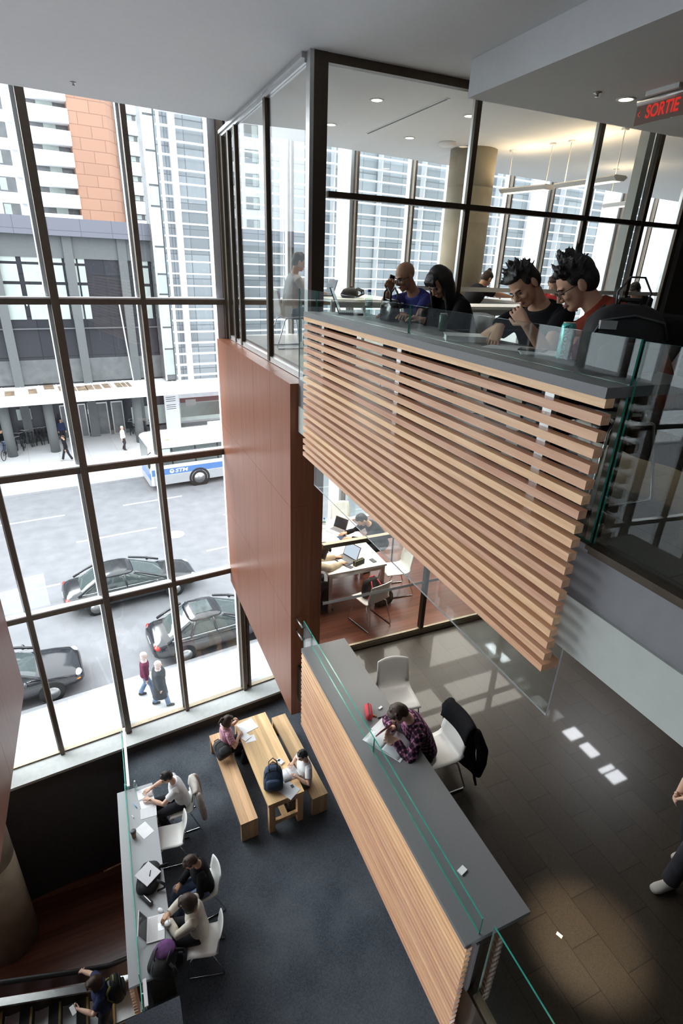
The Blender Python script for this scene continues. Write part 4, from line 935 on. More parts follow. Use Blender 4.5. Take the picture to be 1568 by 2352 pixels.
def hair_shape(mb, f, style, rnd):
    k = f.k; R = f.Hr; P = lambda x, y, z: f.hd + R @ V((x*k, y*k, z*k))
    if style == 'scarf':
        mb.ell(P(0, -.018, .03), (.090*k, .108*k, .104*k), R, 18, 12); mb.ell(P(0, -.02, -.07), (.085*k, .09*k, .09*k), R, 16, 10); mb.ell(f.S + V((0, 0, .0)), (.13*k, .10*k, .08*k), f.C, 16, 8); return
    big = .004 if style in ('crop',) else .0
    mb.ell(P(0, -.026, .046), (.0805*k, .090*k, .083*k), R, 20, 12); mb.ell(P(0, -.045, .0), (.078*k, .070*k, .082*k), R, 18, 10)
    mb.ell(P(0, .030, .088), (.062*k, .052*k, .030*k), R, 16, 8)
    for s in (-1, 1): mb.ell(P(s*.070, .012, .035), (.012*k, .026*k, .036*k), R, 10, 6)
    if style in ('short', 'spiky', 'bun'):
        for _ in range(26 if style == 'short' else 60):
            a = rnd.uniform(-2.6, 2.6) + pi/2 * 0; el = rnd.uniform(.15, 1.5)
            d = V((sin(a)*cos(el), -cos(a)*cos(el)*.9 + .25*sin(el), sin(el))); b = V((d.x*.076, d.y*.088 - .02, d.z*.08 + .045))
            ln = rnd.uniform(.045, .085) if style == 'spiky' else .016
            tip = b + (d*.9 + V((0, -.25, .35))).normalized()*ln if style == 'spiky' else b + d*ln
            mb.tube([P(*b), P(*((b+tip)/2)), P(*tip)], [.017*k if style == 'short' else .013*k, .012*k if style == 'short' else .008*k, .007*k if style == 'short' else .0022*k], 6)
    if style == 'bun': mb.ell(P(0, -.06, .13), (.036*k,)*3, R, 12, 8)
    if style in ('long', 'bob', 'pony'):
        dn = V((0, 0, -1)); L = {'long': .34, 'bob': .13, 'pony': .10}[style]
        n = 22
        for i in range(n):
            a = RD(-118 + 236 * i/(n-1)); b = P(sin(a)*.074, -cos(a)*.084 - .018, .055); fw = (b - f.hd); fw.z = 0
            q1 = P(sin(a)*.084, -cos(a)*.098 - .02, -.01); q2 = q1 + (R @ V((0, 0, -1))*.5 + dn*.5).normalized()*L*.35*k + fw.normalized()*.012*k; q3 = q2 + (R @ V((0, 0, -1))*.25 + dn*.75).normalized()*L*rnd.uniform(.5, .68)*k
            mb.tube([b, q1, q2, q3], [.018*k, .022*k, .021*k, .009*k], 7)
    if style in ('long', 'bob'):
        for x in (-.045, -.02, .005, .03, .05): mb.tube([P(x*.6, .02, .112), P(x, .078, .075), P(x*1.15, .088, .035)], [.015*k, .016*k, .008*k], 7)
    if style == 'pony': mb.tube([P(0, -.10, .05), P(0, -.15, .03), P(0, -.16, -.08), P(0, -.15, -.14)], [.022*k, .03*k, .026*k, .01*k], 8)

def person(label, f, loc, rz, clothes, hair=('short', 'hair'), skin='skin', vox=.012, face=False, glasses=False, hands=None, group=None, seed=1, girl=False, bare=()):
    """clothes: list of (name, material, kind, options)"""
    rnd = random.Random(seed); mb, ex = MB(), MB(); hands = hands or {}
    Ri = Matrix.Rotation(-rz, 3, 'Z')
    for h_ in hands.values():
        for a_, b_ in (('dirw', 'dir'), ('palmw', 'palm')):
            if a_ in h_: h_[b_] = Ri @ V(h_[a_])
    head_shape(mb, ex, f); torso(mb, f, -.004, girl=girl)
    for s in 'RL':
        arm(mb, f, s); hand(mb, ex, f, s, hands.get(s)); leg(mb, f, s, -.004)
        if vox < .011 or True: foot(mb, f, s)
    o = remeshed(mb, 'person', M[skin], vox, 3, ex); o.location = loc; o.rotation_euler = (0, 0, rz); o['label'] = label; o['category'] = 'person'
    if group: o['group'] = group
    cv = max(vox, .008)
    for name, mat, kind, op in clothes:
        mb = MB(); inf = op.get('inf', .018)
        if kind == 'top':
            torso(mb, f, inf, lo=op.get('lo', -.035), girl=girl, hi=op.get('hi', False))
            for s in 'RL': arm(mb, f, s, inf*.85, op.get('t', .55), op.get('flare', .006))
            if op.get('collar'): mb.tube([f.N + f.C @ V((0, -.005, -.03))*f.k, f.N + f.C @ V((0, -.01, .03))*f.k], [.09*f.k, .066*f.k], 14)
        elif kind == 'legs':
            mb.loft([ell_ring(f.H + f.A @ V((0, 0, z*f.k)), f.A, (rx+inf*.6)*f.k, (ry+inf*.6)*f.k) for z, rx, ry in ((-.11, .11, .08), (-.05, .158, .110), (.03, .150, .104), (.07, .140, .098))])
            for s in 'RL': leg(mb, f, s, inf, op.get('t', 1.96))
        elif kind == 'skirt':
            mb.loft([ell_ring(f.H + V((0, 0, z*f.k)), f.A, rx*f.k*op.get('w', 1), ry*f.k*op.get('w', 1)) for z, rx, ry in ((-.5, .21, .19), (-.2, .2, .17), (.08, .17, .13))])
        elif kind == 'shoes':
            for s in 'RL': mb = MB(); foot(mb, f, s, .007); remeshed(mb, 'shoe', M[mat], cv, 2, parent=o)
            continue
        remeshed(mb, name, M[mat] if isinstance(mat, str) else mat, cv, op.get('sm', 3), parent=o)
    if hair:
        mb = MB(); hair_shape(mb, f, hair[0], rnd); remeshed(mb, 'headscarf' if hair[0] == 'scarf' else 'hair', M[hair[1]], min(cv, .008) if vox < .01 else cv, 1, parent=o)
    if face: face_parts(o, f, glasses)
    return o
TEE = lambda m, **k: ('t_shirt', m, 'top', dict(t=.58, flare=.012, **k))
LONG = lambda m, name='shirt', **k: (name, m, 'top', dict(t=1.93, flare=.004, **k))
PANTS = lambda m: ('trousers', m, 'legs', {})
SHOES = lambda m='shoe': ('shoes', m, 'shoes', {})
# ---------------------------------------------------------------- small things
def backpack(name, label, loc, rz, mat, size=(.32, .20, .44), lie=None, group=None, cat='backpack', strapm=None, pocket=True, handles=False):
    o = thing(name, label, cat, loc, rz, group)
    if lie is not None: o.rotation_euler = (lie[0], lie[1], rz)
    a, b, h = size; sm = strapm or mat
    MB().loft([[V((x, y + oy, z)) for x, y in sup(0, 0, a/2*k, b/2*k2, 20, 3)] for z, k, k2, oy in ((0, .86, .8, 0), (.03, .97, .97, 0), (h*.35, 1, 1, 0), (h*.7, .93, .86, -.01), (h*.9, .74, .62, -.015), (h, .4, .3, -.02))]).build('body', mat, o)
    if pocket: MB().loft([[V((x, b/2*.9 + y, z)) for x, y in sup(0, 0, a*.36*k, b*.2*k, 16, 3)] for z, k in ((h*.08, .8), (h*.12, 1), (h*.42, 1), (h*.5, .6))]).build('pocket', mat, o)
    for s in (-1, 1): MB().tube([(s*a*.2, -b*.42, h*.93), (s*a*.3, -b*.75, h*.72), (s*a*.34, -b*.78, h*.4), (s*a*.36, -b*.45, h*.1)], .02, 8, squash=.45).build('strap', sm, o)
    MB().tube([(-.05, -b*.1, h*.96), (-.045, -b*.1, h*1.06), (.045, -b*.1, h*1.06), (.05, -b*.1, h*.96)], .01, 8).build('handle', sm, o)
    if handles:
        for s in (-1, 1): MB().tube([(-.07, s*b*.3, h*.8), (-.075, s*b*.3, h*1.08), (0, s*b*.32, h*1.22), (.075, s*b*.3, h*1.08), (.07, s*b*.3, h*.8)], .014, 8, squash=.6).build('carry_handle', sm, o)
    MB().tube([(-a*.44, b*.28, h*.55), (-a*.36, b*.30, h*.78), (0, b*.30, h*.86), (a*.36, b*.30, h*.78), (a*.44, b*.28, h*.55)], .005, 6).build('zip', M['darkcase'], o)
    return o
M['bagblack'] = plain('black bag nylon', (.009, .009, .010), .75, var=.4, scale=14, bump=.3, bscale=30); M['baggrey'] = plain('grey bag nylon', (.04, .042, .045), .8, var=.3, scale=14, bump=.3)
M['bagblue'] = plain('navy bag nylon', (.03, .055, .10), .8, var=.35, scale=14, bump=.3); M['bagpurple'] = plain('purple lining', (.11, .035, .14), .8, var=.4); M['brownstrap'] = plain('brown webbing', (.10, .055, .04), .8)
M['screen'] = plain('laptop screen', (.03, .035, .045), .1); M['screenlit'] = emit('lit laptop screen', (.55, .62, .72), .8); M['silver'] = plain('silver casing', (.6, .6, .61), .35, .6); M['whiteplastic'] = plain('white casing', (.82, .82, .83), .35); M['darkcase'] = plain('dark casing', (.05, .05, .055), .4)
M['keys'] = tiles('keyboard keys', (.05, .05, .055), (.3, .3, .3), .018, .018, .002, .5, .1, speck=0); M['keyswhite'] = tiles('white keys', (.8, .8, .8), (.5, .5, .5), .018, .018, .002, .5, .03, speck=0)
def laptop(label, loc, rz, case='silver', lit=False, ang=108, w=.33, dp=.23, keys='keys'):
    o = thing('laptop', label, 'laptop', loc, rz)
    MB().box(-w/2, w/2, -dp/2, dp/2, .001, .018).build('base', M[case], o, bevel=.003, seg=1); MB().box(-w*.44, w*.44, -.02, dp/2-.015, .0181, .0195).build('keyboard', M[keys], o); MB().box(-.05, .05, -dp/2+.01, -.03, .0181, .0192).build('touchpad', M['silver'], o)
    Mx = Matrix.Translation((0, dp/2, .016)) @ Matrix.Rotation(RD(180-ang) - pi/2 + pi/2, 4, 'X')
    A = Matrix.Translation((0, dp/2, .016)) @ Matrix.Rotation(-RD(ang - 90), 4, 'X')
    l = MB().box(-w/2, w/2, -.004, .004, 0, dp, A).build('lid', M[case], o); MB().box(-w/2+.012, w/2-.012, -.0055, -.0041, .014, dp-.012, A).build('screen', M['screenlit' if lit else 'screen'], l); return o
M['pencilred'] = plain('red pencil case', (.55, .04, .06), .7); M['caps'] = plain('blue cap', (.05, .12, .45), .4); M['water'] = glass_mat('clear plastic bottle', (.80, .90, .88), 2.0)
M['printed'] = tiles('printed paper', (.80, .80, .82), (.5, .5, .54), .16, .008, .0016, .8, .02, speck=0)
def sheet(label, loc, rz, w=.21, h=.297, t=.003, name='paper_sheet', cat='paper', m='paper', group=None):
    return MB().box(-w/2, w/2, -h/2, h/2, .0005, t).build(name, M[m], None, label=label, cat=cat, group=group, loc=loc, rz=rz)
def book(label, loc, rz, w=.2, h=.28, t=.03, cover=None, open_=False):
    o = thing('book', label, 'book', loc, rz); cm = cover or M['whiteplastic']
    if open_:
        for s in (-1, 1):
            g = [[V((s*x*w, y, .004 + t*(1 - ((x-.25)*1.6)**2)*.9)) for x in (0.01, .12, .3, .5, .75, 1)] for y in (-h/2, 0, h/2)]
            MB().sheet(g, .006).build('pages', M['printed'], o)
        MB().box(-w-.006, w+.006, -h/2-.006, h/2+.006, .0005, .004).build('cover', cm, o)
    else:
        MB().box(-w/2, w/2, -h/2, h/2, .0005, .004).box(-w/2, w/2, -h/2, h/2, t-.004, t).box(-w/2, -w/2+.004, -h/2, h/2, .004, t-.004).build('cover', cm, o); MB().box(-w/2+.004, w/2-.006, -h/2+.006, h/2-.006, .004, t-.004).build('pages', M['paper'], o)
    return o
def bottle(label, loc, h=.21, r=.032, cap='caps'):
    o = thing('water_bottle', label, 'bottle', loc)
    MB().lathe([(r*.8, .001), (r, .008), (r, h*.3), (r*.94, h*.34), (r, h*.38), (r, h*.62), (r*.8, h*.75), (r*.42, h*.88), (r*.42, h*.92)], (0, 0, 0), 20).build('body', M['water'], o)
    MB().lathe([(r*1.01, h*.40), (r*1.01, h*.6)], (0, 0, 0), 20, cap=False).build('label_band', M['tealpanel'], o); MB().lathe([(r*.48, h*.91), (r*.48, h)], (0, 0, 0), 16).build('cap', M[cap], o); return o
def cup(label, loc, h=.12, r=.042, mat=None, lid='whiteplastic', straw=False):
    o = thing('paper_cup', label, 'cup', loc); MB().lathe([(r*.72, .001), (r, h)], (0, 0, 0), 22).build('cup_body', mat or M['paper'], o); MB().lathe([(r*1.06, h), (r*1.06, h+.006), (r*.9, h+.016), (.001, h+.016)], (0, 0, 0), 22).build('lid', M[lid], o)
    if straw: MB().tube([(0, 0, .02), (.015, .02, h+.09)], .004, 6).build('straw', M['whiteplastic'], o)
    return o
def pen(label, p, q, mat, r=.005, name='pen', cat='pen'):
    p, q = V(p), V(q); o = thing(name, label, cat, p); d = (q-p)
    MB().tube([V((0, 0, r)), d*.86 + V((0, 0, r))], r, 8).build('barrel', mat, o); MB().tube([d*.86 + V((0, 0, r)), d + V((0, 0, r))], [r, r*.2], 8).build('tip', M['darkcase'], o); return o
zt = -7.44
A2 = lambda u, v, z=zt: at(u, v, z=z)
# carpeted floor: picnic table
sheet('big white paper pad spread open under the arm of the girl in pink gingham', A2(568, 1668), .25, .34, .30, .006, 'paper_pad'); sheet('grey edged notebook beside the loose sheet on the picnic table', A2(562, 1692), .5, .16, .21, .012, 'notebook', 'notebook', 'whiteplastic'); sheet('loose white sheet lying nearest the middle of the picnic table', A2(574, 1697), .0, .21, .16)
sheet('white printed sheets fanned under the calculator papers at the near end of the picnic table', A2(664, 1815), .55, .27, .30, .006, 'paper_sheet', 'paper', 'printed'); sheet('small dark grey card on the white sheets at the near end of the picnic table', A2(671, 1806, zt+.006), .2, .05, .07, .004, 'card', 'card', 'darkcase')
book('open white exercise book under the hands of the boy in the white T shirt', A2(663, 1778), RD(12), .17, .26, .018, open_=True)
o = thing('device', 'white handheld device with a dark screen beside the navy backpack', 'device', A2(643, 1750), .5); MB().box(-.045, .045, -.07, .07, .001, .022).build('casing', M['whiteplastic'], o, bevel=.008); MB().box(-.025, .025, .01, .05, .0221, .023).build('screen', M['screen'], o)
backpack('backpack', 'navy backpack with brown handles standing on the picnic table', A2(628, 1812), RD(165), M['bagblue'], (.36, .25, .42), lie=(RD(28), 0), strapm=M['brownstrap'], handles=True)
backpack('backpack', 'grey black backpack lying on the left fir bench', at(520, 1748, z=-7.74) + V((0, 0, .11)), RD(200), M['baggrey'], (.30, .20, .36), lie=(RD(62), 0))
# low grey desk
sheet('white sheet under the reaching hand of the man in the white shirt', A2(332, 1822), .1, .24, .20); sheet('white sheet with a pen under the left hand of the man in the white shirt', A2(339, 1845), .1, .24, .18); sheet('printed white sheet nearest the empty chair in front of the man in the white shirt', A2(341, 1866), -.05, .26, .20, .004, 'paper_sheet', 'paper', 'printed'); sheet('loose white sheet beside the brown paper cup', A2(332, 1907), .5, .19, .26)
bottle('small clear water bottle at the far end of the low grey desk', A2(312, 1812), .2, .03, 'whiteplastic'); pen('short blue highlighter on the low grey desk', A2(307, 1847), A2(315, 1857), plain('blue marker', (.12, .35, .6), .4), .007, 'highlighter'); pen('small white stick beside the blue highlighter', A2(303, 1873), A2(308, 1881), M['whiteplastic'], .007, 'marker')
cup('brown paper cup beside the loose white sheet on the low desk', A2(308, 1922), .13, .045, plain('brown card', (.32, .18, .08), .8), 'darkcase')
backpack('tote_bag', 'black bag with a newspaper on it lying on the low grey desk', A2(342, 2022), RD(75), M['bagblack'], (.50, .34, .15), cat='bag', pocket=False, handles=False)
sheet('folded newspaper lying on the black bag on the low desk', A2(342, 2022) + V((0, 0, .152)), RD(35), .26, .28, .012, 'newspaper', 'newspaper', 'printed')
sheet('white phone between the black bag and the grey case on the low desk', A2(353, 2043), RD(-55), .06, .11, .012, 'phone', 'phone', 'whiteplastic')
o = thing('pencil_case', 'grey pencil case on the low desk between the phone and the laptop', 'pencil case', A2(337, 2068), RD(-58)); MB().loft([[V((x, y, z + .03)) for y, z in sup(0, 0, .035*k, .03*k, 14, 3)] for x, k in ((-.12, .7), (-.11, 1), (.11, 1), (.12, .7))]).build('case', M['baggrey'], o); MB().box(-.1, .1, -.004, .004, .058, .064).build('zip', M['alu'], o)
laptop('open white laptop on the low desk in front of the woman in the cream sweater', A2(358, 2133), RD(83), 'whiteplastic', False, 112, .34, .24, 'keyswhite')
o = thing('mouse', 'white computer mouse beside the hands of the woman in the cream sweater', 'mouse', A2(369, 2092), .6); MB().ell((0, 0, .014), (.03, .05, .018)).build('shell', M['whiteplastic'], o)
cup('clear iced coffee cup with a straw at the edge of the low desk', A2(387, 2132), .12, .042, plain('coffee cream', (.45, .33, .24), .3), 'whiteplastic', True)
backpack('tote_bag', 'black bag with purple lining at the near end of the low desk', A2(378, 2215), RD(60), M['bagblack'], (.40, .30, .24), cat='bag', strapm=M['bagblack'], handles=True)
MB().ell((0, 0, 0), (.14, .12, .05)).build('scarf', M['bagpurple'], None, label='purple cloth bundled in the top of the black bag on the low desk', cat='scarf', loc=A2(378, 2180, zt+.24))
# middle desk
z3 = -3.28; A3 = lambda u, v, z=z3: at(u, v, z=z)
o = thing('pencil_case', 'red and black pencil case against the middle glass guard', 'pencil case', A3(842, 1642) + V((.02, 0, 0)), RD(70)); MB().loft([[V((x, y, z + .04)) for y, z in sup(0, 0, .04*k, .04*k, 14, 2.6)] for x, k in ((-.10, .6), (-.08, 1), (.08, 1), (.10, .6))]).build('case', M['pencilred'], o); MB().box(-.085, .085, -.006, .006, .078, .084).build('zip', M['black'], o)
o = thing('eraser', 'small white eraser on the middle desk', 'eraser', A3(873, 1627), .4); MB().box(-.025, .025, -.012, .012, .001, .014).build('block', M['whiteplastic'], o, bevel=.003)
pen('orange pen beside the red pencil case', A3(850, 1641), A3(866, 1648), plain('orange pen', (.65, .28, .04), .4), .007, 'marker'); pen('black pen lying between the orange pen and the reader', A3(868, 1650), A3(888, 1644), M['black'], .006)
book('open book with grey pages under the hands of the plaid shirt reader', A3(893, 1703), RD(-60), .22, .30, .02, open_=True)
sheet('white pad tucked under the far edge of the open book on the middle desk', A3(876, 1668), RD(28), .22, .12, .01, 'paper_pad')
MB().bx((0, 0, .005), (.07, .05, .01), .3).build('paper_scrap', M['paper'], None, label='small white paper scrap on the dark near half of the middle desk', cat='paper', loc=A3(1061, 2000))
sheet('tiny white paper scrap on the lit patch of the dark tiled floor', at(1284, 2148, z=-4.03), .4, .03, .05, .004, 'paper_scrap')
# upper desk
z4 = .75; A4 = lambda u, v, z=z4: at(u, v, z=z)
laptop('dark open laptop at the far end of the upper bar desk', V((2.27, 4.99, z4)), RD(64), 'darkcase', False, 112, .34, .23)
bottle('clear water bottle with a blue cap on the upper desk beside the laptop', A4(845, 727) + V((.0, 0, 0)), .23, .034)
o = thing('handbag', 'black patent handbag with handles on the upper desk before the man in blue', 'bag', V((2.33, 4.33, z4)), RD(80)); MB().loft([[V((x, y, z)) for x, y in sup(0, 0, .16*k, .07*k2, 20, 2.8)] for z, k, k2 in ((0, .9, .9), (.02, 1, 1), (.12, 1.0, .8), (.17, 1.04, .4))]).build('body', plain('black patent', (.012, .012, .014), .15, var=.5, scale=30), o)
for s in (-1, 1): MB().tube([(-.09, s*.03, .15), (-.085, s*.03, .22), (0, s*.03, .26), (.085, s*.03, .22), (.09, s*.03, .15)], .008, 8).build('handle', M['black'], o)
for s in (-1, 1): MB().lathe([(.01, 0), (.01, .01)], (s*.09, -.075, .14), 10).build('stud', M['silver'], o)
M['canteal'] = plain('teal can print', (.10, .52, .48), .25, .2, var=.45, scale=26)
def can(label, loc, h, r, mat, txt=None):
    o = thing('drink_can', label, 'can', loc, 0); MB().lathe([(r*.8, .001), (r, .012), (r, h-.016), (r*.82, h-.002)], (0, 0, 0), 28).build('body', mat, o); MB().lathe([(r*.82, h-.001), (r*.84, h+.002), (r*.74, h+.001), (.001, h-.001)], (0, 0, 0), 24).build('lid', M['silver'], o)
    if txt:
        t_ = text_mesh('lettering', txt, .034, plain('dark can lettering', (.02, .09, .09), .4), o, Matrix.Identity(4), .0006, 1.15, bold=.001)
        for v in t_.data.vertices:
            s_, q_ = v.co.x, v.co.y; a = RD(-141) - q_/r; v.co = V(((r + .0008 + v.co.z)*cos(a), (r + .0008 + v.co.z)*sin(a), h*.5 + s_))
    return o
can('tall teal iced tea can on the upper bar desk', A4(1291, 826), .185, .0365, M['canteal'], 'ARIZONA')
can('small can with a green top beside the woman with long black hair', V((2.36, 3.55, z4)), .12, .031, plain('dark green can', (.03, .11, .06), .4))
book('thick white book lying by the glass guard on the upper desk', V((2.20, 3.02, z4)), RD(62), .21, .28, .035)
sheet('white worksheet between the two students leaning together', V((2.28, 2.64, z4)), RD(30), .24, .32, .004); sheet('second sheet with handwriting nearest the rust sweater', V((2.31, 2.42, z4)), RD(55), .21, .28, .006, 'paper_sheet', 'paper', 'printed')
o = thing('calculator', 'dark calculator on the papers of the upper desk', 'calculator', A4(1222, 808), RD(35)); MB().box(-.04, .04, -.075, .075, .001, .014).build('casing', M['darkcase'], o, bevel=.004); MB().box(-.03, .03, .035, .06, .0141, .015).build('display', M['tealpanel'], o)
o = thing('tablet_case', 'small white box on the upper desk beside the black backpack', 'box', A4(1343, 826), RD(30)); MB().box(-.05, .05, -.07, .07, .001, .03).build('box', M['paper'], o, bevel=.004)
o = thing('cloth_pouch', 'purple knitted pouch on the upper desk below the rust sweater', 'pouch', V((2.38, 2.20, z4)), RD(30)); MB().loft([[V((x, y, z)) for x, y in sup(0, 0, .10*k, .06*k, 18, 2.6)] for z, k in ((0.001, .9), (.02, 1.05), (.07, 1), (.11, .8), (.125, .4))]).build('pouch', plain('magenta knit', (.26, .03, .16), .95, var=.35, scale=60, bump=.4), o); MB().box(-.08, .08, -.004, .004, .118, .128).build('zip', M['black'], o)
bp = backpack('backpack', 'large black backpack standing on the near end of the upper bar desk', V((2.18, 1.82, z4)), RD(150), M['bagblack'], (.36, .22, .30), handles=False)
MB().tube([(-.06, .0, .26), (-.07, .0, .35), (-.03, .0, .41), (.03, .0, .41), (.07, .0, .35), (.06, .0, .26)], .005, 8).build('carry_loop', M['darkcase'], bp); MB().box(.07, .14, .06, .085, .20, .235).build('buckle', M['silver'], bp, bevel=.006)
# middle room
def table(label, x0, x1, y0, y1, z, h=.75, group=None):
    t = thing('work_table', label, 'table', ((x0+x1)/2, (y0+y1)/2, z), 0, group); a, b = (x1-x0)/2, (y1-y0)/2
    MB().box(-a, a, -b, b, h-.035, h).build('tabletop', M['white'], t, bevel=.004, seg=1)
    for sx in (-1, 1):
        for sy in (-1, 1): MB().box(sx*(a-.05)-.03, sx*(a-.05)+.03, sy*(b-.05)-.03, sy*(b-.05)+.03, 0, h-.035).build('leg', M['alu'], t)
    for sy in (-1, 1): MB().box(-a+.08, a-.08, sy*(b-.05)-.015, sy*(b-.05)+.015, h-.11, h-.035).build('apron', M['alu'], t)
    return t
table('white table nearest the glazed partition in the middle room', 2.86, 3.9, 6.74, 7.62, -4.03, group='white tables in the middle room'); table('second white table behind the nearer one in the middle room', 2.88, 3.96, 7.68, 8.55, -4.03, group='white tables in the middle room')
laptop('open laptop in front of the person in the beige sweater', V((3.28, 7.08, z3)), RD(-72), 'darkcase', True, 112, .34, .24); laptop('second laptop on the far table in the middle room', V((3.56, 8.12, z3)), RD(-62), 'silver', False, 112, .30, .22)
bottle('clear bottle at the left of the far table in the middle room', V((3.40, 8.30, z3)), .22, .034)
o = thing('pencil_case', 'striped yellow and black pencil case beside the open laptop in the middle room', 'pencil case', V((3.45, 6.88, z3)), .3); MB().box(-.1, .1, -.03, .03, .001, .09).build('case', tiles('striped case cloth', (.30, .26, .10), (.03, .03, .02), .04, .04, .012, .8), o, bevel=.02); MB().box(-.09, .09, -.004, .004, .088, .095).build('zip', M['black'], o)
sheet('handwritten sheets on the near table of the middle room', V((3.62, 7.22, z3)), .25, .30, .26, .004, 'paper_sheet', 'paper', 'printed'); sheet('blue folder at the corner of the near table in the middle room', V((3.74, 6.92, z3)), .2, .24, .18, .006, 'folder', 'folder', 'tealpanel'); sheet('dark phone on the blue folder in the middle room', V((3.72, 6.9, z3+.006)), .2, .07, .12, .012, 'phone', 'phone', 'darkcase'); sheet('dark phone near the front edge beside the laptop in the middle room', V((3.27, 6.86, z3)), .5, .07, .12, .012, 'phone', 'phone', 'darkcase')
sheet('white sheet across the middle of the near table in the middle room', V((3.5, 7.45, z3)), .1, .30, .21, .003); sheet('open notebook on the far table in the middle room', V((3.4, 7.9, z3)), .2, .3, .22, .01, 'notebook', 'notebook'); sheet('dark notebook on the far table in the middle room', V((3.58, 7.85, z3)), .2, .18, .14, .014, 'notebook', 'notebook', 'bagblue')
backpack('tote_bag', 'dark brown bag on the red wood floor under the near table', V((3.86, 6.70, -4.03)), .2, plain('dark brown leather', (.05, .032, .022), .6), (.34, .14, .32), cat='bag', pocket=False, handles=True)
backpack('backpack', 'black and red backpack on the white chair by the partition', V((3.44, 6.40, -3.58)), .25, M['bagblack'], (.30, .18, .34), strapm=M['pencilred'])
# upper room furniture
table('white table in front of the man behind the glazed side wall', 3.05, 4.3, 7.4, 8.9, 0, .74, 'white tables in the glazed room'); table('white table at the windows beside the concrete column', 6.35, 7.5, 7.3, 8.6, 0, .74, 'white tables in the glazed room'); table('white table just behind the glazed front wall', 4.2, 6.3, 6.25, 6.9, 0, .74, 'white tables in the glazed room')
backpack('backpack', 'black bag lying on the white table in front of the side wall reader', V((3.55, 7.9, .74)), 1.0, M['bagblack'], (.36, .26, .14), cat='bag', pocket=False)
laptop('laptop on the white table in front of the side wall reader', V((3.25, 8.25, .74)), -R90, 'darkcase')
# jackets
def jacket(label, loc, rz, mat, long=.62, w=.25, sleeves=True):
    o = thing('jacket', label, 'jacket', loc, rz); g = []
    for i in range(9):
        t = i/8; z = .86 - long*t; row = []
        for j in range(13):
            u = -1 + j/6; row.append(V((u*(w + .05*t + .015*sin(i*1.7)), -.335 - .055*t - .03*cos(u*5 + t*3)*t + .07*u*u*(1-.5*t), z - .03*abs(u)*(1-t))))
        g.append(row)
    MB().sheet(g, .022).build('back', mat, o)
    g = [[V((-1*(1-2*j/8)*w*.9, y + .04*((j-4)/4)**2, z)) for j in range(9)] for y, z in ((-.335, .862), (-.30, .89), (-.255, .875), (-.235, .78), (-.225, .68))]
    MB().sheet(g, .02).build('collar', mat, o)
    if sleeves:
        for s in (-1, 1): MB().tube([(s*w*.92, -.30, .82), (s*(w+.07), -.33, .66), (s*(w+.06), -.36, .45), (s*(w+.03), -.37, .26)], [.05, .062, .055, .045], 10, dome=True).build('sleeve', mat, o)
    return o
jacket('pale beige jacket hung over the chair of the man in the white shirt', (.26, 7.08, -8.19), R90, plain('beige cloth', (.50, .46, .42), .9, var=.12, bump=.3), .6, .23)
jacket('large black coat hung over the chair of the plaid shirt reader', (2.78, 3.42, -4.03), R90, M['blackcloth'], .74, .26)
jk = jacket('large black coat draped over the chair of the man in the rust sweater', (2.50, 2.10, 0), R90, M['blackcloth'], .70, .27); jk.scale = (1.12, 1.1, 1.10)
# ---------------------------------------------------------------- placing the people
def seated(label, x, y, zf, rz, clothes, head_at=None, seat=.45, lean=15, head=(0, 15, 0), side=0, twist=0, hw=None, elb=None, feet=None, k=1.0, shw=1.0, solve_z=True, **kw):
    best = None
    for it in range(4):
        Mi = (Matrix.Translation((x, y, zf)) @ Matrix.Rotation(rz, 4, 'Z')).inverted()
        hands = {s: Mi @ V(p) for s, p in (hw or {}).items()}
        for s in 'RL':
            if s not in hands: hands[s] = V(((.13 if s == 'R' else -.13), .30, seat + .17))
        fe = feet or {'R': (.12, .36, .075), 'L': (-.12, .32, .075)}
        S_ = lambda l: solve((0, 0, seat + .085*k), l, side, twist, head, hands, elb, fe, None, k, 1.0, shw)
        if head_at is not None and solve_z:
            tz = head_at[2] - zf; lean = min(range(0, 66, 1), key=lambda l: abs(S_(l).hd.z - tz))
        f = S_(lean)
        if head_at is None: break
        h = Matrix.Translation((x, y, zf)) @ Matrix.Rotation(rz, 4, 'Z') @ f.hd
        x += head_at[0] - h.x; y += head_at[1] - h.y
    return person(label, f, (x, y, zf), rz, clothes, **kw)
def standing(label, x, y, zf, rz, clothes, lean=3, head=(0, 5, 0), hw=None, feet=None, k=1.0, side=0, twist=0, elb=None, **kw):
    Mi = (Matrix.Translation((x, y, zf)) @ Matrix.Rotation(rz, 4, 'Z')).inverted()
    hands = {s: Mi @ V(p) for s, p in (hw or {}).items()}
    f = solve((0, 0, .915*k), lean, side, twist, head, hands, elb, feet or {'R': (.1, .02, .075), 'L': (-.1, -.02, .075)}, None, k)
    return person(label, f, (x, y, zf), rz, clothes, **kw)
C_ = lambda n, col, **k: plain(n, col, .9, var=k.get('var', .12), scale=10, bump=.35, bscale=22, spec=.15)
blueT, blackT, rust, whiteT = C_('royal blue cotton', (.045, .05, .20)), C_('black cotton', (.012, .012, .014)), C_('rust wool', (.20, .035, .018)), C_('white cotton', (.74, .74, .75), var=.04)
cream, beige, navy, maroon = C_('cream wool', (.60, .55, .47), var=.06), C_('beige wool', (.50, .42, .30)), C_('navy cotton', (.03, .04, .09)), C_('maroon cloth', (.13, .03, .06))
ging = check_mat('pink gingham cotton', (.80, .62, .66), (.66, .36, .44), (.50, .2, .29), .035, kind='gingham')
plaid = check_mat('dark plaid flannel', (.012, .008, .014), (.07, .018, .05), (.36, .16, .26), .052)
greyT = C_('grey cotton', (.28, .28, .29)); olive = C_('olive webbing', (.22, .21, .06)); paleb = C_('pale shirt cotton', (.5, .5, .5))
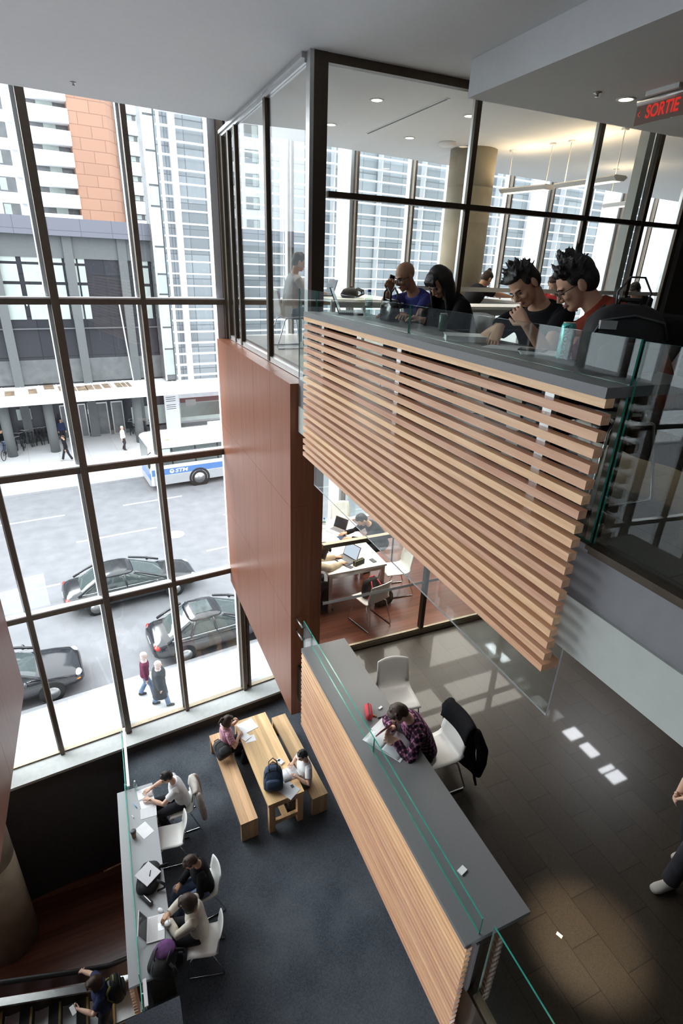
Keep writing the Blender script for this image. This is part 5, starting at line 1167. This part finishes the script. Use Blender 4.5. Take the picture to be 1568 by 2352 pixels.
# upper desk
h = at(930, 634, d=4.95)
seated('bald man in glasses and a blue T shirt holding a phone to his ear', 2.8, 4.7, 0, RD(97), [TEE(blueT), PANTS('jeans'), SHOES()], h, head=(-4, 4, 0), hair=None, skin='skin2', vox=.006, face=True, glasses=True, seed=3,
       hw={'R': at(893, 668, d=4.87), 'L': V((2.46, 4.55, .79))}, elb={'R': (.75, .2, -.8), 'L': (-.6, -.4, -.3)}, hands={'R': dict(dir=(-.25, -.05, 1), palm=(-.9, .2, .1), curl=.7), 'L': dict(dir=(.3, 1, -.05), palm=(0, 0, -1), curl=.3)})
p = at(897, 648, d=4.86); o = thing('phone', 'black phone held to the ear of the bald man', 'phone', p, RD(97)); MB().bx((0, 0, 0), (.012, .055, .12), rx=.25).build('casing', M['darkcase'], o, bevel=.004); MB().bx((-.0066, 0, .01), (.001, .045, .085), rx=.25).build('screen', M['screen'], o)
h = at(1007, 648, d=4.42)
seated('woman with long black hair bent over the upper desk in a black top', 2.8, 4.08, 0, RD(92), [LONG(blackT, 'sweater'), PANTS('darktrousers'), SHOES()], h, head=(12, 32, 0), hair=('long', 'hair'), vox=.006, face=True, girl=True, seed=5, k=.97,
       hw={'R': V((2.40, 4.15, .79)), 'L': V((2.42, 3.93, .79))}, hands={'R': dict(palm=(0, 0, -1), curl=.4), 'L': dict(palm=(0, 0, -1), curl=.4)})
h = at(1203, 655, d=3.32)
seated('young man in a black T shirt resting his chin on his hand', 2.86, 3.05, 0, RD(108), [TEE(blackT), PANTS('darktrousers'), SHOES()], h, head=(-8, 26, 16), side=6, hair=('spiky', 'hair'), skin='skin', vox=.0055, face=True, seed=9,
       hw={'L': at(1206, 742, d=3.12), 'R': at(1148, 752, d=3.3)}, elb={'L': (-.25, .35, -1), 'R': (.8, -.2, -.5)}, hands={'L': dict(dirw=at(1180, 708, d=3.14)-at(1206, 742, d=3.12), palmw=at(1203, 655, d=3.5)-at(1195, 700, d=3.12), curl=.5), 'R': dict(dir=(.0, .55, -.85), palm=(0, -.8, -.5), curl=.45)})
h = at(1322, 652, d=2.82)
spk = seated('man with spiky black hair and glasses in a rust sweater leaning over the desk', 2.8, 2.2, 0, RD(50), [LONG(rust, 'sweater', inf=.03, collar=True), PANTS('darktrousers'), SHOES()], h, seat=.515, head=(6, 10, 0), hair=('spiky', 'hair'), skin='skin', vox=.0055, face=True, glasses=True, seed=11, k=1.03,
       hw={'R': at(1243, 775, z=.785), 'L': at(1330, 800, z=.79)}, elb={'R': (.7, -.3, -.2), 'L': (-.9, -.1, -.3)}, hands={'R': dict(palm=(0, 0, -1), curl=.5), 'L': dict(palm=(0, 0, -1), curl=.4)})
# glazed room on the upper floor
seated('man with dark hair in a pale shirt behind the glazed side wall', 2.72, 8.2, 0, -R90, [LONG(paleb), PANTS('jeans'), SHOES()], lean=10, head=(-5, 12, 0), vox=.011, face=True, seed=15, hw={'R': V((3.15, 8.1, .78)), 'L': V((3.15, 8.38, .78))})
h = at(1116, 652, d=8.9); seated('woman with a hair bun and black T shirt seen through the glazed front wall', h.x, h.y, 0, -R90+.2, [TEE(blackT), PANTS('darktrousers'), SHOES()], (h.x, h.y, 1.06), head=(0, 18, 0), hair=('bun', 'hairbrown'), vox=.011, girl=True, seed=17, hw={'R': V((h.x+.42, h.y-.15, .8)), 'L': V((h.x+.4, h.y+.15, .8))})
h = at(1268, 668, d=8.3); seated('person in a red top half hidden behind the two students leaning together', h.x, h.y, 0, R90+.5, [TEE(C_('red cotton', (.5, .05, .05))), PANTS('darktrousers'), SHOES()], (h.x, h.y, 1.03), head=(0, 12, 0), hair=('short', 'hairbrown'), skin='skinpale', vox=.011, seed=19)
h = at(1450, 695, d=8.6); seated('dark haired person in black behind the door glass at the right', h.x, h.y, 0, R90+.3, [LONG(blackT), PANTS('darktrousers'), SHOES()], (h.x, h.y, .98), head=(0, 20, 0), vox=.011, seed=21)
# middle desk
h = at(915, 1640, z=-2.93)
seated('reader in a dark plaid shirt bent over a book at the middle desk', 2.76, 3.4, -4.03, RD(88), [LONG(plaid), PANTS('darktrousers'), SHOES()], h, head=(6, 30, 0), hair=('short', 'hairbrown'), skin='skinpale', vox=.007, face=True, seed=23,
       hw={'R': at(903, 1672, z=-3.20), 'L': at(908, 1700, z=-3.22)}, elb={'R': (.8, -.1, -.4), 'L': (-.8, -.1, -.4)}, hands={'R': dict(dir=(-.3, .8, .1), palm=(-.7, 0, -.6), curl=.6), 'L': dict(dir=(.4, .8, .1), palm=(.6, 0, -.7), curl=.6)})
a_ = at(904, 1660, z=-3.12); b_ = at(866, 1688, z=-3.14); c_ = (a_ + b_)/2; vd = (CAM - c_).normalized()
o = thing('tablet', 'dark red cased tablet held up by the plaid shirt reader', 'tablet', c_); Mt = frameM(V((0, 0, 0)), b_ - a_, vd + V((-.28, -.1, .1)))
MB().box(-.105, .105, -.075, .075, -.006, .006, Mt).build('casing', plain('dark red case', (.20, .04, .05), .5), o, bevel=.003); MB().box(-.09, .09, -.06, .06, .0061, .0075, Mt).build('screen', M['screen'], o)
# middle room
h = at(752, 1258, z=-2.95); seated('person in a beige sweater typing on a laptop behind the partition', 2.72, 7.0, -4.03, -R90, [LONG(beige, 'sweater'), PANTS('darktrousers'), SHOES()], (2.86, 6.98, -2.95), head=(0, 25, 0), hair=('bob', 'hairbrown'), vox=.010, face=True, girl=True, seed=25, hw={'R': V((3.17, 6.96, -3.25)), 'L': V((3.17, 7.18, -3.25))})
seated('person in black leaning on the right side of the tables in the middle room', 4.18, 7.95, -4.03, R90, [LONG(blackT, 'sweater'), PANTS('darktrousers'), SHOES()], (3.95, 7.85, -2.98), head=(0, 28, 0), hair=('short', 'hair'), vox=.010, seed=27, hw={'R': V((3.68, 7.95, -3.25)), 'L': V((3.68, 7.72, -3.25))})
# walker on the middle floor at the right edge
q = at(1576, 1850, z=-4.03)
standing('person in a grey T shirt and black trousers walking out at the right edge', 4.44, 1.66, -4.03, RD(80), [TEE(greyT), PANTS('darktrousers'), SHOES('shoepale')], head=(0, 5, 0), skin='skinpale', vox=.008, seed=29, hw={'L': at(1545, 1838, z=-3.25)}, elb={'L': (-.3, -.8, -.3)}, feet={'R': (.1, -.22, .08), 'L': (-.1, .2, .075)}, hands={'L': dict(curl=.9, palm=(.8, 0, .2))})
# picnic table
seated('girl in a pink gingham shirt writing at the picnic table', 1.22, 8.02, -8.19, -R90 + .15, [('gingham_shirt', ging, 'top', dict(t=.62, flare=.012)), ('vest_hem', whiteT, 'top', dict(t=.1, lo=-.06, inf=.012)), PANTS('darktrousers'), SHOES()], (1.36, 8.03, -7.02), head=(-8, 28, 0), hair=('pony', 'hairbrown'), skin='skinpale', vox=.008, face=True, girl=True, seed=31, k=.96,
       hw={'R': at(548, 1690, z=-7.40), 'L': at(545, 1655, z=-7.2)}, elb={'R': (.6, .2, -.8), 'L': (-.5, .3, -.9)}, hands={'R': dict(palm=(0, 0, -1), curl=.5), 'L': dict(dir=(.1, -.3, 1), palm=(.3, -.8, 0), curl=.5)}, feet={'R': (.12, .30, .075), 'L': (-.12, .25, .075)})
seated('boy in a white T shirt with open hands over his exercise book', 2.56, 6.68, -8.19, R90 + .12, [TEE(whiteT), PANTS('greytrousers'), SHOES()], (2.44, 6.72, -7.03), head=(2, 25, 0), hair=('short', 'hair'), skin='skinpale', vox=.008, face=True, seed=33, k=.95,
       hw={'R': at(672, 1752, z=-7.38), 'L': at(684, 1786, z=-7.37)}, elb={'R': (.7, -.2, -.6), 'L': (-.7, -.2, -.6)}, hands={'R': dict(palm=(0, 0, -1), curl=.25), 'L': dict(palm=(0, 0, -1), curl=.25)})
# low grey desk
seated('man in a white shirt and dark trousers reaching across the low grey desk', .22, 7.08, -8.19, R90, [TEE(whiteT), PANTS('darktrousers'), SHOES('shoepale')], (.09, 7.14, -7.02), head=(4, 18, 0), hair=('short', 'hair'), skin='skinpale', vox=.008, face=True, seed=35,
       hw={'R': at(345, 1812, z=-7.38), 'L': at(345, 1837, z=-7.39)}, elb={'R': (.6, -.4, -.4), 'L': (-.7, -.4, -.4)}, hands={'R': dict(palm=(0, 0, -1), curl=.4), 'L': dict(palm=(0, 0, -1), curl=.5)})
p = at(343, 1838, z=-7.40); pen('dark pen in the left hand of the man in the white shirt', at(330, 1844, z=-7.433), at(347, 1836, z=-7.36), M['darkcase'], .006); pen('dark pen pointing over the desk edge from the right hand of the white shirted man', at(352, 1810, z=-7.40), at(368, 1809, z=-7.36), M['darkcase'], .007)
seated('woman in a black jacket and blue jeans looking down at her lap', .33, 5.52, -8.19, R90 + .12, [LONG(blackT, 'jacket', inf=.026), PANTS('jeans'), SHOES('shoepale')], (.24, 5.50, -7.02), head=(6, 34, 0), hair=('short', 'hairbrown'), skin='skin', vox=.008, face=True, girl=True, seed=37, hw={'R': V((.05, 5.60, -7.58)), 'L': V((.08, 5.34, -7.58))}, hands={'R': dict(palm=(0, 0, -1), curl=.5), 'L': dict(palm=(0, 0, -1), curl=.5)}, feet={'R': (.1, .5, .075), 'L': (-.1, .48, .075)})
seated('woman in a cream sweater with both hands at the edge of the low desk', .22, 4.82, -8.19, R90 - .25, [LONG(cream, 'sweater', inf=.022), PANTS('darktrousers'), SHOES()], (.10, 4.95, -7.0), head=(2, 24, 0), hair=('bob', 'hairbrown'), skin='skin', vox=.008, face=True, girl=True, seed=39, hw={'R': at(386, 2100, z=-7.36), 'L': at(387, 2112, z=-7.37)}, elb={'R': (.8, -.3, -.3), 'L': (-.8, -.3, -.3)}, hands={'R': dict(palm=(-.5, 0, -.8), curl=.6), 'L': dict(palm=(.5, 0, -.8), curl=.6)})
# escalator rider
rx, ry, rzz = -1.36, 5.78, -11.0
standing('person with dark hair, a navy shirt and a backpack riding the escalator', rx, ry, rzz, R90 + .1, [TEE(navy), PANTS('darktrousers'), SHOES()], head=(10, 22, 0), hair=('bob', 'hairbrown'), skin='skinpale', vox=.009, face=True, seed=41, k=.98, hw={'R': V((rx-.36, 6.36, -10.02)), 'L': V((rx-.34, ry-.08, rzz+1.12))}, elb={'R': (.6, -.3, -.5), 'L': (-.6, -.3, -.8)}, hands={'R': dict(palm=(0, 0, -1), curl=.4), 'L': dict(palm=(.6, 0, .5), curl=.6)})
o = thing('phone', 'pale phone in the hand of the escalator rider', 'phone', V((rx-.43, ry-.07, rzz+1.17)), .4); MB().bx((0, 0, 0), (.065, .13, .012), rx=.4).build('casing', M['whiteplastic'], o, bevel=.003); MB().bx((0, .002, .0065), (.055, .10, .001), rx=.4).build('screen', M['screen'], o)
backpack('backpack', 'black backpack with olive straps on the back of the escalator rider', V((rx+.23, ry-.02, rzz+.98)), -R90 + .1, M['bagblack'], (.32, .20, .46), strapm=olive)
# street
def walker(label, s, n, zf, hd, clothes, step=.2, **kw):
    p = W(s, n, zf); return standing(label, p.x, p.y, zf, TH + hd, clothes, feet={'R': (.09, step, .075), 'L': (-.09, -step, .09)}, **kw)
coatm = C_('dark padded coat', (.055, .06, .065)); q = sn(at(362, 1622, z=-11.05)); M['paleheadscarf'] = plain('pale patterned headscarf', (.62, .50, .47), .9, var=.25, scale=30)
walker('pedestrian in a dark padded coat and pale headscarf below the window', q[0]+.12, q[1], -11.05, -R90 - .2, [LONG(coatm, 'coat', inf=.095), ('coat_skirt', coatm, 'skirt', dict(w=1.25)), PANTS('jeans'), SHOES()], hair=('scarf', 'paleheadscarf'), skin='skinpale', vox=.011, seed=43, k=.96)
q = sn(at(344, 1606, z=-11.05)); walker('pedestrian in a maroon top and pale headscarf beside the one in the dark coat', q[0]-.02, q[1]+.18, -11.05, -R90 - .2, [LONG(maroon, 'top', inf=.03), PANTS('jeans'), SHOES()], hair=('scarf', 'paleheadscarf'), skin='skinpale', vox=.011, seed=45, k=.96)
q = sn(at(285, 1033, z=-11.05)); walker('man in a white shirt and dark trousers crossing the far pavement', q[0], q[1], -11.05, -R90 - .6, [LONG(whiteT), PANTS('darktrousers'), SHOES()], hair=('crop', 'paleheadscarf'), skin='skinpale', vox=.014, seed=47, step=.08, k=1.0)
q = sn(at(156, 1058, z=-11.05)); walker('person in black striding along the far pavement', q[0], q[1], -11.05, R90, [LONG(blackT), PANTS('darktrousers'), SHOES('shoepale')], hair=('short', 'hairbrown'), vox=.014, seed=49, step=.28)
q = sn(at(142, 1000, z=-11.05)); walker('person in dark clothes standing in the left doorway under the canopy', q[0], FN-.7, -11.05, pi, [LONG(navy), PANTS('darktrousers'), SHOES()], vox=.014, seed=51, step=.12)
q = sn(at(14, 1045, z=-11.05)); walker('person in a dark jacket bending over the bicycles at the left', q[0]-.1, q[1]+.6, -11.05, pi + .5, [LONG(blackT, 'jacket', inf=.03), PANTS('jeans'), SHOES()], hair=('short', 'hairbrown'), vox=.014, seed=53, step=.1, lean=22)
# ---------------------------------------------------------------- world, lights, camera
w = bpy.data.worlds.new('overcast sky'); SC.world = w; w.use_nodes = True; nt = w.node_tree; nt.nodes.clear()
wo = nt.nodes.new('ShaderNodeOutputWorld'); tc = N(nt, 'TexCoord'); sp = N(nt, 'SeparateXYZ', {'Vector': tc.outputs['Generated']})
cr = ramp(nt, sp.outputs[2], [(0, (.80, .86, .93)), (.45, (.96, .98, 1.0)), (1, (.9, .95, 1.0))])
bg = N(nt, 'Background', {'Color': cr, 'Strength': SKY}); nt.links.new(bg.outputs[0], wo.inputs[0])
def sun(name, d, st, ang, col=(1, 1, 1)):
    l = bpy.data.lights.new(name, 'SUN'); l.energy = st; l.angle = RD(ang); l.color = col
    o = bpy.data.objects.new(name, l); COL.objects.link(o); o.rotation_euler = V(d).to_track_quat('-Z', 'Y').to_euler(); return o
sun('hazy_daylight', -NW * .75 + UW * .55 + V((0, 0, -.46)), SUN, 60, (.95, .98, 1))
cam = bpy.data.cameras.new('camera'); co = bpy.data.objects.new('camera', cam); COL.objects.link(co)
co.location = CAM; co.rotation_euler = CE; cam.sensor_fit = 'HORIZONTAL'; cam.sensor_width = 36; cam.lens = 36 * F / 1568; cam.clip_start = .05; cam.clip_end = 400
SC.camera = co
SC.view_settings.view_transform = 'Standard'; SC.view_settings.look = 'None'; SC.view_settings.gamma = 1; SC.view_settings.use_curve_mapping = False
SC.view_settings.exposure = EXPO
cy = SC.cycles; cy.use_denoising = True; cy.denoiser = 'OPENIMAGEDENOISE'; cy.transparent_max_bounces = 24; cy.max_bounces = 10; cy.diffuse_bounces = 6; cy.glossy_bounces = 4; cy.sample_clamp_indirect = 8; cy.caustics_reflective = False; cy.caustics_refractive = False
